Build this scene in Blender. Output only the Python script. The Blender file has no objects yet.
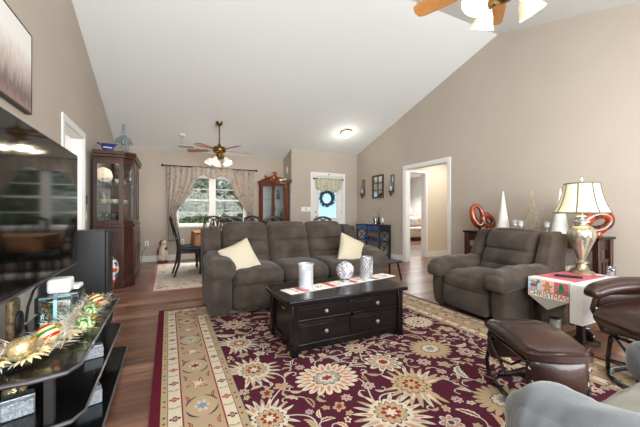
import bpy, bmesh, math, random
from mathutils import Vector, Matrix, Euler, noise
random.seed(7)
PI = math.pi
S = bpy.context.scene
COL = S.collection

# ---------------------------------------------------------------- camera
cam_d = bpy.data.cameras.new('camera'); cam = bpy.data.objects.new('camera', cam_d); COL.objects.link(cam)
cam_d.sensor_width = 36; cam_d.lens = 309.0/640*36; cam_d.clip_start = 0.02; cam_d.clip_end = 200
cam.location = (0, 0, 1.05); cam.rotation_euler = (PI/2 + 0.0016, 0, -math.atan2(152, 309))
S.camera = cam
# ---------------------------------------------------------------- world, lights, exposure
w = bpy.data.worlds.new('World'); S.world = w; w.use_nodes = True
bg = w.node_tree.nodes['Background']; bg.inputs[0].default_value = (0.80, 0.90, 1.0, 1); bg.inputs[1].default_value = 0.62
S.view_settings.view_transform = 'Standard'; S.view_settings.look = 'None'
S.view_settings.exposure = 0.68; S.view_settings.gamma = 1.0; S.view_settings.use_curve_mapping = False

def area(name, loc, target, sx, sy, power, col=(1, 1, 1)):
    l = bpy.data.lights.new(name, 'AREA'); l.shape = 'RECTANGLE'; l.size = sx; l.size_y = sy
    l.energy = power; l.color = col
    o = bpy.data.objects.new(name, l); COL.objects.link(o); o.location = loc
    o.rotation_euler = (Vector(target) - Vector(loc)).to_track_quat('-Z', 'Y').to_euler(); return o
def point(name, loc, power, col, r=0.05):
    l = bpy.data.lights.new(name, 'POINT'); l.energy = power; l.color = col; l.shadow_soft_size = r
    o = bpy.data.objects.new(name, l); COL.objects.link(o); o.location = loc; return o
area('daylight_rear_window', (1.6, -1.58, 1.35), (1.9, 4, 1.5), 4.4, 2.0, 300, (0.95, 0.98, 1.0))
area('daylight_dining_window', (0.95, 9.3, 3.7), (1.0, 6.4, 0.6), 2.4, 1.2, 420, (0.9, 0.96, 1.0))
area('daylight_den', (8.2, 8.9, 2.5), (7.6, 8.2, 0), 2.5, 2.5, 120, (1, 0.99, 0.97))
area('area_hall', (-2.2, 4.5, 2.3), (-1.6, 4.5, 0), 1.0, 1.0, 14, (1, 0.98, 0.95))  # unseen area lamp under the hall ceiling, facing down
area('area_vestibule', (6.0, 4.7, 2.4), (5.9, 4.7, 0), 1.2, 0.8, 20, (1, 0.97, 0.92))  # unseen area lamp just below the vestibule ceiling, aimed at its floor

# ---------------------------------------------------------------- materials
def lin(c):
    r = []
    for v in c[:3]:
        v /= 255.0
        r.append(v/12.92 if v <= 0.04045 else ((v+0.055)/1.055)**2.4)
    return (r[0], r[1], r[2], 1)
MATS = {}
def mat(name, c, rough=0.6, metal=0.0, c2=None, scale=20, bump=0.0, bscale=None, spec=0.5, trans=0, sheen=0, coat=0, emit=0, emitc=None, stretch=None, ior=1.45, contrast=0.2, alpha=None):
    if name in MATS: return MATS[name]
    m = bpy.data.materials.new(name); m.use_nodes = True; MATS[name] = m
    nt = m.node_tree; b = nt.nodes['Principled BSDF']
    b.inputs['Base Color'].default_value = lin(c); b.inputs['Roughness'].default_value = rough
    b.inputs['Metallic'].default_value = metal; b.inputs['Specular IOR Level'].default_value = spec
    b.inputs['Transmission Weight'].default_value = trans; b.inputs['Sheen Weight'].default_value = sheen
    b.inputs['Coat Weight'].default_value = coat; b.inputs['IOR'].default_value = ior
    if emit:
        b.inputs['Emission Color'].default_value = lin(emitc or c); b.inputs['Emission Strength'].default_value = emit
    if c2 or bump:
        tc = nt.nodes.new('ShaderNodeTexCoord'); mp = nt.nodes.new('ShaderNodeMapping')
        nt.links.new(tc.outputs['Object'], mp.inputs[0])
        if stretch: mp.inputs['Scale'].default_value = stretch
    if c2:
        n = nt.nodes.new('ShaderNodeTexNoise'); n.inputs['Scale'].default_value = scale; n.inputs['Detail'].default_value = 4
        nt.links.new(mp.outputs[0], n.inputs['Vector'])
        r = nt.nodes.new('ShaderNodeValToRGB'); r.color_ramp.elements[0].position = 0.5-contrast; r.color_ramp.elements[1].position = 0.5+contrast
        r.color_ramp.elements[0].color = lin(c); r.color_ramp.elements[1].color = lin(c2)
        nt.links.new(n.outputs[0], r.inputs[0]); nt.links.new(r.outputs[0], b.inputs['Base Color'])
    if bump:
        n2 = nt.nodes.new('ShaderNodeTexNoise'); n2.inputs['Scale'].default_value = bscale or scale; n2.inputs['Detail'].default_value = 3
        nt.links.new(mp.outputs[0], n2.inputs['Vector'])
        bm_ = nt.nodes.new('ShaderNodeBump'); bm_.inputs['Strength'].default_value = bump; bm_.inputs['Distance'].default_value = 0.01
        nt.links.new(n2.outputs[0], bm_.inputs['Height']); nt.links.new(bm_.outputs[0], b.inputs['Normal'])
    return m
def pane_mat(name, tint=(255, 255, 255), refl=0.12):
    m = bpy.data.materials.new(name); m.use_nodes = True; nt = m.node_tree
    for n in list(nt.nodes): nt.nodes.remove(n)
    o = nt.nodes.new('ShaderNodeOutputMaterial'); mx = nt.nodes.new('ShaderNodeMixShader')
    t = nt.nodes.new('ShaderNodeBsdfTransparent'); t.inputs[0].default_value = lin(tint)
    g = nt.nodes.new('ShaderNodeBsdfGlossy'); g.inputs['Roughness'].default_value = 0.02
    mx.inputs[0].default_value = refl
    nt.links.new(t.outputs[0], mx.inputs[1]); nt.links.new(g.outputs[0], mx.inputs[2]); nt.links.new(mx.outputs[0], o.inputs[0])
    return m

M_wall = mat('wall_paint', (181, 170, 157), 0.85, c2=(187, 176, 163), scale=1.2, bump=0.03, bscale=160)
M_ceil = mat('ceiling_paint', (232, 235, 234), 0.9, bump=0.03, bscale=120)
M_trim = mat('trim_paint', (232, 231, 226), 0.45)
M_white = mat('white_paint', (238, 238, 236), 0.5)
M_black = mat('black_gloss', (14, 13, 13), 0.18, coat=0.3)
M_blackm = mat('black_matte', (20, 20, 21), 0.5)
M_screen = mat('screen_glass', (7, 8, 9), 0.06, spec=0.35)
M_grey_edge = mat('grey_edge', (120, 122, 128), 0.3, 0.8)
M_espresso = mat('espresso_wood', (13, 11, 12), 0.2, c2=(19, 15, 16), scale=6, stretch=(1, 12, 12), spec=0.35)
M_espresso_p = mat('espresso_panel', (17, 13, 14), 0.22, c2=(24, 16, 17), scale=6, stretch=(1, 12, 12), spec=0.3)
M_cherry = mat('cherry_wood', (76, 34, 18), 0.35, c2=(106, 52, 28), scale=5, stretch=(6, 6, 0.6), coat=0.3)
M_darkch = mat('dark_cherry_wood', (44, 20, 12), 0.35, c2=(68, 33, 20), scale=5, stretch=(6, 6, 0.6), coat=0.3)
M_chairw = mat('chair_wood', (32, 24, 22), 0.35, c2=(46, 32, 28), scale=8)
M_fab = mat('taupe_velvet', (56, 48, 42), 0.9, c2=(76, 67, 60), scale=5, bump=0.15, bscale=240, sheen=0.12, spec=0.2, contrast=0.14)
M_fabg = mat('grey_velvet', (74, 79, 84), 0.8, c2=(92, 97, 101), scale=7, bump=0.12, bscale=260, sheen=0.4)
M_tan = mat('sage_tan_velvet', (100, 96, 82), 0.85, c2=(114, 110, 95), scale=7, bump=0.12, bscale=260, sheen=0.3)
M_cream = mat('cream_pillow', (186, 176, 154), 0.9, bump=0.3, bscale=180)
M_leath = mat('brown_leather', (36, 18, 14), 0.36, c2=(54, 28, 22), scale=4, bump=0.12, bscale=70, coat=0.15)
M_brass = mat('antique_brass', (122, 92, 52), 0.3, 0.9)
M_steel = mat('brushed_steel', (190, 190, 192), 0.3, 0.95)
M_silver = mat('mercury_silver', (205, 205, 208), 0.22, 0.7, c2=(150, 150, 160), scale=60, bump=0.5, bscale=90)
M_pane = pane_mat('window_glass', (250, 252, 252), 0.012)
M_cabgl = pane_mat('cabinet_glass', (244, 248, 248), 0.06)
M_crys = pane_mat('crystal_glass', (238, 246, 250), 0.16)
def frosty(name, col, tr=0.5, gl=0.15):
    m = bpy.data.materials.new(name); m.use_nodes = True; nt = m.node_tree
    for n in list(nt.nodes): nt.nodes.remove(n)
    o = nt.nodes.new('ShaderNodeOutputMaterial'); a = nt.nodes.new('ShaderNodeMixShader'); b = nt.nodes.new('ShaderNodeMixShader')
    t = nt.nodes.new('ShaderNodeBsdfTransparent'); d = nt.nodes.new('ShaderNodeBsdfDiffuse'); d.inputs[0].default_value = lin(col)
    g = nt.nodes.new('ShaderNodeBsdfGlossy'); g.inputs['Roughness'].default_value = 0.08
    a.inputs[0].default_value = 1-tr; nt.links.new(t.outputs[0], a.inputs[1]); nt.links.new(d.outputs[0], a.inputs[2])
    b.inputs[0].default_value = gl; nt.links.new(a.outputs[0], b.inputs[1]); nt.links.new(g.outputs[0], b.inputs[2]); nt.links.new(b.outputs[0], o.inputs[0])
    return m
M_frost = frosty('frosted_clear_glass', (232, 236, 242), .76, .10)
M_china = mat('white_china', (228, 224, 216), 0.2)
M_blue = mat('cobalt_blue', (20, 34, 84), 0.25, coat=0.5)
M_bulb = mat('glowing_frosted_glass', (255, 244, 214), 0.4, emit=1.8, emitc=(255, 240, 205))
M_dblue = mat('console_blue', (42, 84, 142), 0.4)
M_mirror = mat('mirror', (200, 205, 210), 0.03, 1.0)
M_gold = mat('gold_metal', (196, 160, 84), 0.3, 0.85)
M_red = mat('red', (168, 34, 38), 0.4)
M_green = mat('green', (38, 110, 58), 0.4)
M_oak = mat('oak_blade', (190, 130, 70), 0.4, c2=(206, 150, 92), scale=6, stretch=(1, 14, 14))
M_redwood = mat('redwood_blade', (140, 72, 50), 0.3, c2=(160, 90, 64), scale=6, stretch=(1, 14, 14), coat=0.3)

# ---------------------------------------------------------------- mesh builder
class MB:
    def __init__(s): s.v = []; s.f = []; s.m = []; s.n = 0
    def add(s, vs, fs, mi=0, M=None):
        b = len(s.v)
        s.v += [tuple(M @ Vector(v)) if M else tuple(v) for v in vs]
        s.f += [tuple(b+i for i in f) for f in fs]; s.m += [mi]*len(fs); return s
    def box(s, x0, x1, y0, y1, z0, z1, mi=0, M=None):
        vs = [(x0,y0,z0),(x1,y0,z0),(x1,y1,z0),(x0,y1,z0),(x0,y0,z1),(x1,y0,z1),(x1,y1,z1),(x0,y1,z1)]
        return s.add(vs, [(3,2,1,0),(4,5,6,7),(0,1,5,4),(1,2,6,5),(2,3,7,6),(3,0,4,7)], mi, M)
    def lathe(s, prof, n=24, c=(0,0), mi=0, M=None, cap=True, sx=1, sy=1):
        vs = []; fs = []
        for r, z in prof:
            for i in range(n):
                a = 2*PI*i/n; vs.append((c[0]+r*sx*math.cos(a), c[1]+r*sy*math.sin(a), z))
        k = len(prof)
        for j in range(k-1):
            for i in range(n):
                fs.append((j*n+i, j*n+(i+1)%n, (j+1)*n+(i+1)%n, (j+1)*n+i))
        if cap:
            if prof[0][0] > 1e-5: fs.append(tuple(range(n-1, -1, -1)))
            if prof[-1][0] > 1e-5: fs.append(tuple((k-1)*n+i for i in range(n)))
        return s.add(vs, fs, mi, M)
    def cyl(s, p, q, r, r2=None, n=12, mi=0):
        return s.tube([p, q], [r, r if r2 is None else r2], n, mi)
    def tube(s, pts, r, n=8, mi=0, closed=False, flat=None):
        P = [Vector(p) for p in pts]; k = len(P)
        rr = r if isinstance(r, (list, tuple)) else [r]*k
        vs = []; fs = []; up = None
        for i in range(k):
            if closed: t = P[(i+1) % k]-P[i-1]
            else: t = P[min(i+1, k-1)]-P[max(i-1, 0)]
            t.normalize()
            if up is None:
                up = Vector((0,0,1)) if abs(t.z) < 0.9 else Vector((1,0,0))
            a = t.cross(up)
            if a.length < 1e-4: a = t.cross(Vector((0,1,0)))
            a.normalize(); b = a.cross(t); b.normalize(); up = b
            for j in range(n):
                an = 2*PI*(j+.5)/n; ca, sa = math.cos(an), math.sin(an)
                if flat: sa *= flat
                vs.append(P[i]+(a*ca+b*sa)*rr[i])
        for i in range(k if closed else k-1):
            i2 = (i+1) % k
            for j in range(n): fs.append((i*n+j, i*n+(j+1)%n, i2*n+(j+1)%n, i2*n+j))
        if not closed:
            fs.append(tuple(range(n-1, -1, -1))); fs.append(tuple((k-1)*n+j for j in range(n)))
        return s.add(vs, fs, mi)
    def prism(s, poly, a, b, axis='z', mi=0, M=None):
        n = len(poly)
        def w3(p, h):
            return (p[0], p[1], h) if axis == 'z' else ((p[0], h, p[1]) if axis == 'y' else (h, p[0], p[1]))
        vs = [w3(p, a) for p in poly]+[w3(p, b) for p in poly]
        fs = [tuple(range(n-1, -1, -1)), tuple(range(n, 2*n))]+[(i, (i+1)%n, n+(i+1)%n, n+i) for i in range(n)]
        return s.add(vs, fs, mi, M)
    def sphere(s, c, r, n=16, mi=0, sc=(1,1,1), M=None):
        pr = [(max(1e-6, math.sin(PI*j/n))*r, -math.cos(PI*j/n)*r) for j in range(n+1)]
        vs = []; fs = []; k = n*2
        for rr, z in pr:
            for i in range(k):
                a = 2*PI*i/k; vs.append((c[0]+rr*math.cos(a)*sc[0], c[1]+rr*math.sin(a)*sc[1], c[2]+z*sc[2]))
        for j in range(n):
            for i in range(k): fs.append((j*k+i, j*k+(i+1)%k, (j+1)*k+(i+1)%k, (j+1)*k+i))
        return s.add(vs, fs, mi, M)
    def puff(s, c, size, r=0.05, bulge=(0,0,0), n=14, fn=None, rot=None, mi=0):
        """rounded, bulging block; fn(x,y,z in -1..1, point)->point"""
        hx, hy, hz = size[0]/2, size[1]/2, size[2]/2; r = min(r, hx, hy, hz)
        R = rot.to_matrix() if isinstance(rot, Euler) else (Euler(rot).to_matrix() if rot else None)
        idx = {}; vs = []; fs = []
        def V(i, j, k):
            key = (i, j, k)
            if key in idx: return idx[key]
            u = [-1+2*i/n, -1+2*j/n, -1+2*k/n]
            u = [math.sin(a*PI/2)*0.5+a*0.5 for a in u]
            p = Vector((u[0]*hx, u[1]*hy, u[2]*hz))
            q = Vector((max(-hx+r, min(hx-r, p.x)), max(-hy+r, min(hy-r, p.y)), max(-hz+r, min(hz-r, p.z))))
            d = p-q
            if d.length > 1e-9:
                p = q+d.normalized()*r
            bx = (1-u[1]**2)*(1-u[2]**2); by = (1-u[0]**2)*(1-u[2]**2); bz = (1-u[0]**2)*(1-u[1]**2)
            p += Vector((u[0]*bulge[0]*bx, u[1]*bulge[1]*by, u[2]*bulge[2]*bz))
            if fn: p = Vector(fn(u[0], u[1], u[2], p))
            if R: p = R @ p
            p += Vector(c)
            idx[key] = len(vs); vs.append(p); return idx[key]
        for a in range(n):
            for b in range(n):
                fs.append((V(a,b,0), V(a,b+1,0), V(a+1,b+1,0), V(a+1,b,0)))
                fs.append((V(a,b,n), V(a+1,b,n), V(a+1,b+1,n), V(a,b+1,n)))
                fs.append((V(a,0,b), V(a+1,0,b), V(a+1,0,b+1), V(a,0,b+1)))
                fs.append((V(a,n,b), V(a,n,b+1), V(a+1,n,b+1), V(a+1,n,b)))
                fs.append((V(0,a,b), V(0,a,b+1), V(0,a+1,b+1), V(0,a+1,b)))
                fs.append((V(n,a,b), V(n,a+1,b), V(n,a+1,b+1), V(n,a,b+1)))
        return s.add(vs, fs, mi)
    def sheet(s, fn, nu, nv, mi=0, thick=0):
        vs = [fn(i/nu, j/nv) for i in range(nu+1) for j in range(nv+1)]
        fs = [(i*(nv+1)+j, (i+1)*(nv+1)+j, (i+1)*(nv+1)+j+1, i*(nv+1)+j+1) for i in range(nu) for j in range(nv)]
        return s.add(vs, fs, mi)
    def build(s, name, mats, parent=None, loc=None, rot=None, bevel=0, smooth=True, solid=0, angle=40, subs=0, warp=None):
        me = bpy.data.meshes.new(name); me.from_pydata([tuple(v) for v in s.v], [], s.f)
        if not isinstance(mats, (list, tuple)): mats = [mats]
        for m in mats: me.materials.append(m)
        for p, mi in zip(me.polygons, s.m): p.material_index = mi; p.use_smooth = smooth
        if smooth: me.set_sharp_from_angle(angle=math.radians(angle))
        me.update()
        o = bpy.data.objects.new(name, me); COL.objects.link(o)
        if parent: o.parent = parent
        if loc is not None: o.location = loc
        if rot is not None: o.rotation_euler = rot
        if solid:
            d = o.modifiers.new('solid', 'SOLIDIFY'); d.thickness = solid; d.offset = 0
        if subs:
            d = o.modifiers.new('subsurf', 'SUBSURF'); d.levels = subs; d.render_levels = subs
        if bevel:
            d = o.modifiers.new('bevel', 'BEVEL'); d.width = bevel; d.segments = 2; d.limit_method = 'ANGLE'
        return o

def tag(o, label, cat, group=None, kind=None):
    o['label'] = label; o['category'] = cat
    if group: o['group'] = group
    if kind: o['kind'] = kind
    return o
def thing(name, label, cat, loc=(0,0,0), rz=0, group=None):
    o = bpy.data.objects.new(name, None); COL.objects.link(o); o.empty_display_size = 0.1
    o.location = loc; o.rotation_euler = (0, 0, rz); return tag(o, label, cat, group)
def struct(name, mb, m, **k):
    o = mb.build(name, m, smooth=False, **k)
    if not o.parent: o['kind'] = 'structure'
    return o
def copy_tree(o, parent=None):
    c = o.copy(); COL.objects.link(c); c.parent = parent
    for ch in list(o.children): copy_tree(ch, c)
    return c
def copy_thing(o, loc, rz=None, label=None):
    c = copy_tree(o); c.location = loc
    if rz is not None: c.rotation_euler = (0, 0, rz)
    if label: c['label'] = label
    return c
def T(x=0, y=0, z=0, rx=0, ry=0, rz=0, s=1):
    return Matrix.Translation((x, y, z)) @ Euler((rx, ry, rz)).to_matrix().to_4x4() @ Matrix.Scale(s, 4)
# ================================================================= ROOM
XL, XR = -0.99, 4.66          # left and right wall faces
YB, YE, XP = 7.77, 7.17, 2.74 # dining wall, entry wall, partition return
YR = -1.6
RY, RZ = 3.13, 3.88           # ridge
def cz(y): return RZ-0.30*abs(y-RY)
# floor planks
def floor_material():
    m = bpy.data.materials.new('hand_scraped_planks'); m.use_nodes = True; nt = m.node_tree; N = nt.nodes; L = nt.links
    b = N['Principled BSDF']; tc = N.new('ShaderNodeTexCoord')
    br = N.new('ShaderNodeTexBrick'); br.offset = 0.37; br.inputs['Scale'].default_value = 1
    br.inputs['Brick Width'].default_value = 1.15; br.inputs['Row Height'].default_value = 0.125
    br.inputs['Mortar Size'].default_value = 0.0018; br.inputs['Bias'].default_value = 0
    br.inputs['Color1'].default_value = (0, 0, 0, 1); br.inputs['Color2'].default_value = (1, 1, 1, 1); br.inputs['Mortar'].default_value = (0.1, 0.1, 0.1, 1)
    L.new(tc.outputs['Object'], br.inputs['Vector'])
    mp = N.new('ShaderNodeMapping'); mp.inputs['Scale'].default_value = (1.3, 14, 1); L.new(tc.outputs['Object'], mp.inputs[0])
    no = N.new('ShaderNodeTexNoise'); no.inputs['Scale'].default_value = 2.2; no.inputs['Detail'].default_value = 6; L.new(mp.outputs[0], no.inputs['Vector'])
    mx = N.new('ShaderNodeMix'); mx.data_type = 'RGBA'; mx.inputs[0].default_value = 0.62; L.new(br.outputs['Color'], mx.inputs[6]); L.new(no.outputs[0], mx.inputs[7])
    r = N.new('ShaderNodeValToRGB'); e = r.color_ramp.elements
    e[0].position = 0.22; e[0].color = lin((70, 45, 34)); e[1].position = 0.8; e[1].color = lin((176, 138, 112))
    k = e.new(0.45); k.color = lin((108, 74, 57)); k = e.new(0.6); k.color = lin((136, 99, 78))
    L.new(mx.outputs[2], r.inputs[0]); L.new(r.outputs[0], b.inputs['Base Color'])
    b.inputs['Roughness'].default_value = 0.30
    bp = N.new('ShaderNodeBump'); bp.inputs['Strength'].default_value = 0.25; bp.inputs['Distance'].default_value = 0.01
    L.new(no.outputs[0], bp.inputs['Height']); L.new(bp.outputs[0], b.inputs['Normal'])
    return m
M_floor = floor_material()
struct('floor', MB().box(-3.6, 10.0, YR-0.1, 12.0, -0.1, 0), M_floor)
mb = MB()
y0, y1 = YR-0.1, 8.0
mb.prism([(y0, cz(y0)), (RY, RZ), (y1, cz(y1)), (y1, cz(y1)+0.15), (RY, RZ+0.15), (y0, cz(y0)+0.15)], XL-0.12, XR+0.12, 'x')
struct('ceiling', mb, M_ceil)
# left wall with opening 4.11..4.95
T_ = 0.12
def gable(a, b): # wall polygon in (y,z) between two ys, to above the ceiling
    p = [(a, 0), (b, 0), (b, cz(b)+0.05)]
    if a < RY < b: p.append((RY, RZ+0.05))
    p.append((a, cz(a)+0.05)); return p
mb = MB()
mb.prism(gable(YR-0.1, 4.11), XL-T_, XL, 'x'); mb.prism(gable(4.95, 7.9), XL-T_, XL, 'x')
mb.prism([(4.11, 2.03), (4.95, 2.03), (4.95, cz(4.95)+.05), (4.11, cz(4.11)+.05)], XL-T_, XL, 'x')
struct('wall_left', mb, M_wall)
mb = MB()
D0, D1 = 4.10, 5.24
mb.prism(gable(YR-0.1, D0), XR, XR+T_, 'x'); mb.prism(gable(D1, 7.4), XR, XR+T_, 'x')
mb.prism([(D0, 2.03), (D1, 2.03), (D1, cz(D1)+.05), (D0, cz(D0)+.05)], XR, XR+T_, 'x')
struct('wall_right', mb, M_wall)
# dining wall with window opening
WX0, WX1, WZ0, WZ1 = 0.14, 1.78, 0.78, 1.95
mb = MB()
zt = cz(YB)+0.08
mb.box(XL-T_, WX0, YB, YB+T_, 0, zt); mb.box(WX1, XP+T_, YB, YB+T_, 0, zt)
mb.box(WX0, WX1, YB, YB+T_, 0, WZ0); mb.box(WX0, WX1, YB, YB+T_, WZ1, zt)
struct('wall_back', mb, M_wall)
struct('wall_partition', MB().prism([(YE+T_, 0), (YB, 0), (YB, cz(YB)+.05), (YE+T_, cz(YE+T_)+.05)], XP, XP+T_, 'x'), M_wall)
# entry wall with front door opening
FX0, FX1 = 3.33, 4.20
mb = MB(); zt = cz(YE)+.05
mb.box(XP, FX0, YE, YE+T_, 0, zt); mb.box(FX1, XR+T_, YE, YE+T_, 0, zt); mb.box(FX0, FX1, YE, YE+T_, 2.05, zt)
struct('wall_entry', mb, M_wall)
# rear wall behind the camera, with a wide glazed opening
mb = MB(); zt = cz(YR)+.05
RX0, RX1 = -0.7, 3.9
mb.box(XL-T_, RX0, YR-T_, YR, 0, zt); mb.box(RX1, XR+T_, YR-T_, YR, 0, zt); mb.box(RX0, RX1, YR-T_, YR, 0, 0.25); mb.box(RX0, RX1, YR-T_, YR, 2.15, zt)
struct('wall_rear', mb, M_wall)
# left hall beyond opening
mb = MB()
mb.box(-2.7, XL-T_, 5.35, 5.45, 0, 2.6); mb.box(-2.7, XL-T_, 3.65, 3.75, 0, 2.6); mb.box(-2.8, -2.7, 3.65, 5.45, 0, 2.6); mb.box(-2.8, XL-T_, 3.65, 5.45, 2.5, 2.6)
struct('wall_hall', mb, M_white)
# vestibule and den beyond right opening
mb = MB()
mb.box(XR+T_, 4.86, 5.62, 5.72, 0, 2.5); mb.box(5.62, 7.4, 5.62, 5.72, 0, 2.5); mb.box(4.86, 5.62, 5.62, 5.72, 2.03, 2.5)
mb.box(7.3, 7.4, 3.5, 5.72, 0, 2.5); mb.box(XR+T_, 7.4, 3.5, 3.6, 0, 2.5); 
struct('wall_vestibule', mb, mat('vestibule_paint', (214, 202, 182), 0.85))
struct('ceiling_vestibule', MB().box(XR+T_, 7.4, 3.5, 5.72, 2.5, 2.6), M_ceil)
mb = MB()
mb.box(9.7, 9.8, 5.72, 10.6, 0, 2.7); mb.box(4.8, 9.8, 10.5, 10.6, 0, 2.7); mb.box(4.8, 4.9, 7.35, 10.6, 0, 2.7); mb.box(7.4, 9.8, 5.62, 5.72, 0, 2.7)
mb.box(4.8, 4.86, 5.72, 7.35, 0, 2.7)
struct('wall_den', mb, M_white)
struct('ceiling_den', MB().box(4.8, 9.8, 5.72, 10.6, 2.62, 2.72), M_ceil)
struct('ground', MB().box(-14, 20, 7.95, 34, -0.45, -0.35), mat('lawn', (120, 132, 96), 0.9, c2=(150, 150, 120), scale=3))

# casings
def casing(name, pts_fn, w=0.075, d=0.018):
    pass
def casing_x(name, X, a, b, h, side, w=0.075, depth=T_, far=True):
    """door casing round an opening in an X-facing wall; side=-1: face towards -x"""
    mb = MB(); f0, f1 = (X-0.018, X) if side < 0 else (X, X+0.018)
    mb.box(f0, f1, a-w, a, 0, h+w); mb.box(f0, f1, b, b+w, 0, h+w); mb.box(f0, f1, a, b, h, h+w)
    i0, i1 = (X, X+depth) if side < 0 else (X-depth, X)
    mb.box(i0, i1, a-0.001, a+0.018, 0, h); mb.box(i0, i1, b-0.018, b+0.001, 0, h); mb.box(i0, i1, a, b, h-0.018, h+0.001)
    return struct(name, mb, M_trim, bevel=0.004)
casing_x('trim_1', XL, 4.11, 4.95, 2.03, +1)
casing_x('trim_2', XR, D0, D1, 2.03, -1)
mb = MB()
for a, b, z0, z1 in ((4.79, 4.86, 0, 2.10), (5.62, 5.69, 0, 2.10), (4.86, 5.62, 2.03, 2.10)): mb.box(a, b, 5.602, 5.62, z0, z1)
mb.box(4.86, 4.878, 5.62, 5.74, 0, 2.03); mb.box(5.602, 5.62, 5.62, 5.74, 0, 2.03)
struct('trim_3', mb, M_trim, bevel=0.004)
# entry door
mb = MB(); w = 0.075
mb.box(FX0-w, FX0, YE-0.018, YE, 0, 2.05+w); mb.box(FX1, FX1+w, YE-0.018, YE, 0, 2.05+w); mb.box(FX0, FX1, YE-0.018, YE, 2.05, 2.05+w)
mb.box(FX0-.001, FX0+.03, YE, YE+.1, 0, 2.05); mb.box(FX1-.03, FX1+.001, YE, YE+.1, 0, 2.05); mb.box(FX0, FX1, YE, YE+.1, 2.02, 2.051)
struct('trim_4', mb, M_trim, bevel=0.004)
mb = MB(); a, b = FX0+.03, FX1-.03; ya, yb = YE+.03, YE+.075; gx0, gx1, gz0, gz1 = a+.15, b-.15, 0.95, 1.88
mb.box(a, gx0, ya, yb, 0.01, 2.02); mb.box(gx1, b, ya, yb, 0.01, 2.02); mb.box(gx0, gx1, ya, yb, 0.01, gz0); mb.box(gx0, gx1, ya, yb, gz1, 2.02)
for q in ((gx0-.03, gx0, gz0-.03, gz1+.03), (gx1, gx1+.03, gz0-.03, gz1+.03), (gx0, gx1, gz0-.03, gz0), (gx0, gx1, gz1, gz1+.03)): mb.box(q[0], q[1], ya-.012, ya, q[2], q[3])
mb.box(a+.12, (a+b)/2-.04, ya-.006, ya, .2, .8); mb.box((a+b)/2+.04, b-.12, ya-.006, ya, .2, .8)
door = struct('door_1', mb, M_trim, bevel=0.004)
M_doorgl = mat('door_glass_glow', (170, 205, 224), 0.35, emit=0.55, emitc=(170, 212, 238))  # emission put into the pane stands in for daylight behind it
M_doorgl2 = pane_mat('door_glass', (178, 222, 245), 0.08)
struct('door_glass', MB().box(gx0, gx1, ya+.015, ya+.025, gz0, gz1), M_doorgl, parent=door)
mb = MB(); mb.sphere((a+.06, ya-.05, .98), .028, 10); mb.cyl((a+.06, ya, .98), (a+.06, ya-.04, .98), .012); mb.cyl((a+.06, ya, 1.10), (a+.06, ya-.02, 1.10), .022)
mb.build('door_handle', M_steel, door)
mb = MB()
for z in (.3, 1.1, 1.8): mb.box(b-.01, b+.02, ya-.012, ya, z-.05, z+.05)
mb.build('hinge', M_steel, door)
# baseboards
M_base = M_trim; h = .13
struct('baseboard_left', MB().box(XL, XL+.015, YR, 4.03, 0, h).box(XL, XL+.015, 5.03, YB, 0, h), M_base)
struct('baseboard_back', MB().box(XL, XP, YB-.015, YB, 0, h), M_base)
struct('baseboard_partition', MB().box(XP-.015, XP, YE, YB, 0, h).box(XP-.015, FX0-.08, YE-.015, YE, 0, h), M_base)
struct('baseboard_entry', MB().box(FX1+.08, XR, YE-.015, YE, 0, h), M_base)
struct('baseboard_right', MB().box(XR-.015, XR, YR, 4.02, 0, h).box(XR-.015, XR, 5.32, YE, 0, h), M_base)
struct('baseboard_vestibule', MB().box(5.7, 7.3, 5.605, 5.62, 0, h), M_base)
# dining window: two double-hung units
mb = MB(); y0, y1 = YB+.02, YB+.09
xm = (WX0+WX1)/2
mb.box(WX0, WX0+.05, y0, y1, WZ0, WZ1); mb.box(WX1-.05, WX1, y0, y1, WZ0, WZ1); mb.box(WX0, WX1, y0, y1, WZ1-.05, WZ1); mb.box(WX0, WX1, y0, y1, WZ0, WZ0+.05)
mb.box(xm-.045, xm+.045, y0, y1, WZ0, WZ1)
for a, b in ((WX0+.05, xm-.045), (xm+.045, WX1-.05)):
    mb.box(a, b, y0+.01, y1-.01, 1.36, 1.40)
    for q in (1.64, 1.08): mb.box(a, b, y0+.02, y1-.02, q-.009, q+.009)
    mb.box(a, a+.03, y0+.01, y1-.01, WZ0, WZ1); mb.box(b-.03, b, y0+.01, y1-.01, WZ0, WZ1)
win = struct('window_1', mb, M_trim)
struct('window_pane', MB().box(WX0, WX1, YB+.05, YB+.054, WZ0, WZ1), M_pane, parent=win)
mb = MB(); w = .08
mb.box(WX0-w, WX0, YB-.018, YB, WZ0-w, WZ1+w); mb.box(WX1, WX1+w, YB-.018, YB, WZ0-w, WZ1+w); mb.box(WX0, WX1, YB-.018, YB, WZ1, WZ1+w); mb.box(WX0-.1, WX1+.1, YB-.05, YB, WZ0-.04, WZ0)
struct('window_casing', mb, M_trim, parent=win)
# rear window frame (behind the camera)
mb = MB(); n = 4
for i in range(n+1):
    x = RX0+(RX1-RX0)*i/n; mb.box(x-.04, x+.04, YR-.1, YR-.02, .25, 2.15)
mb.box(RX0, RX1, YR-.1, YR-.02, .25, .33); mb.box(RX0, RX1, YR-.1, YR-.02, 2.07, 2.15)
struct('window_2', mb, M_trim)

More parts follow.
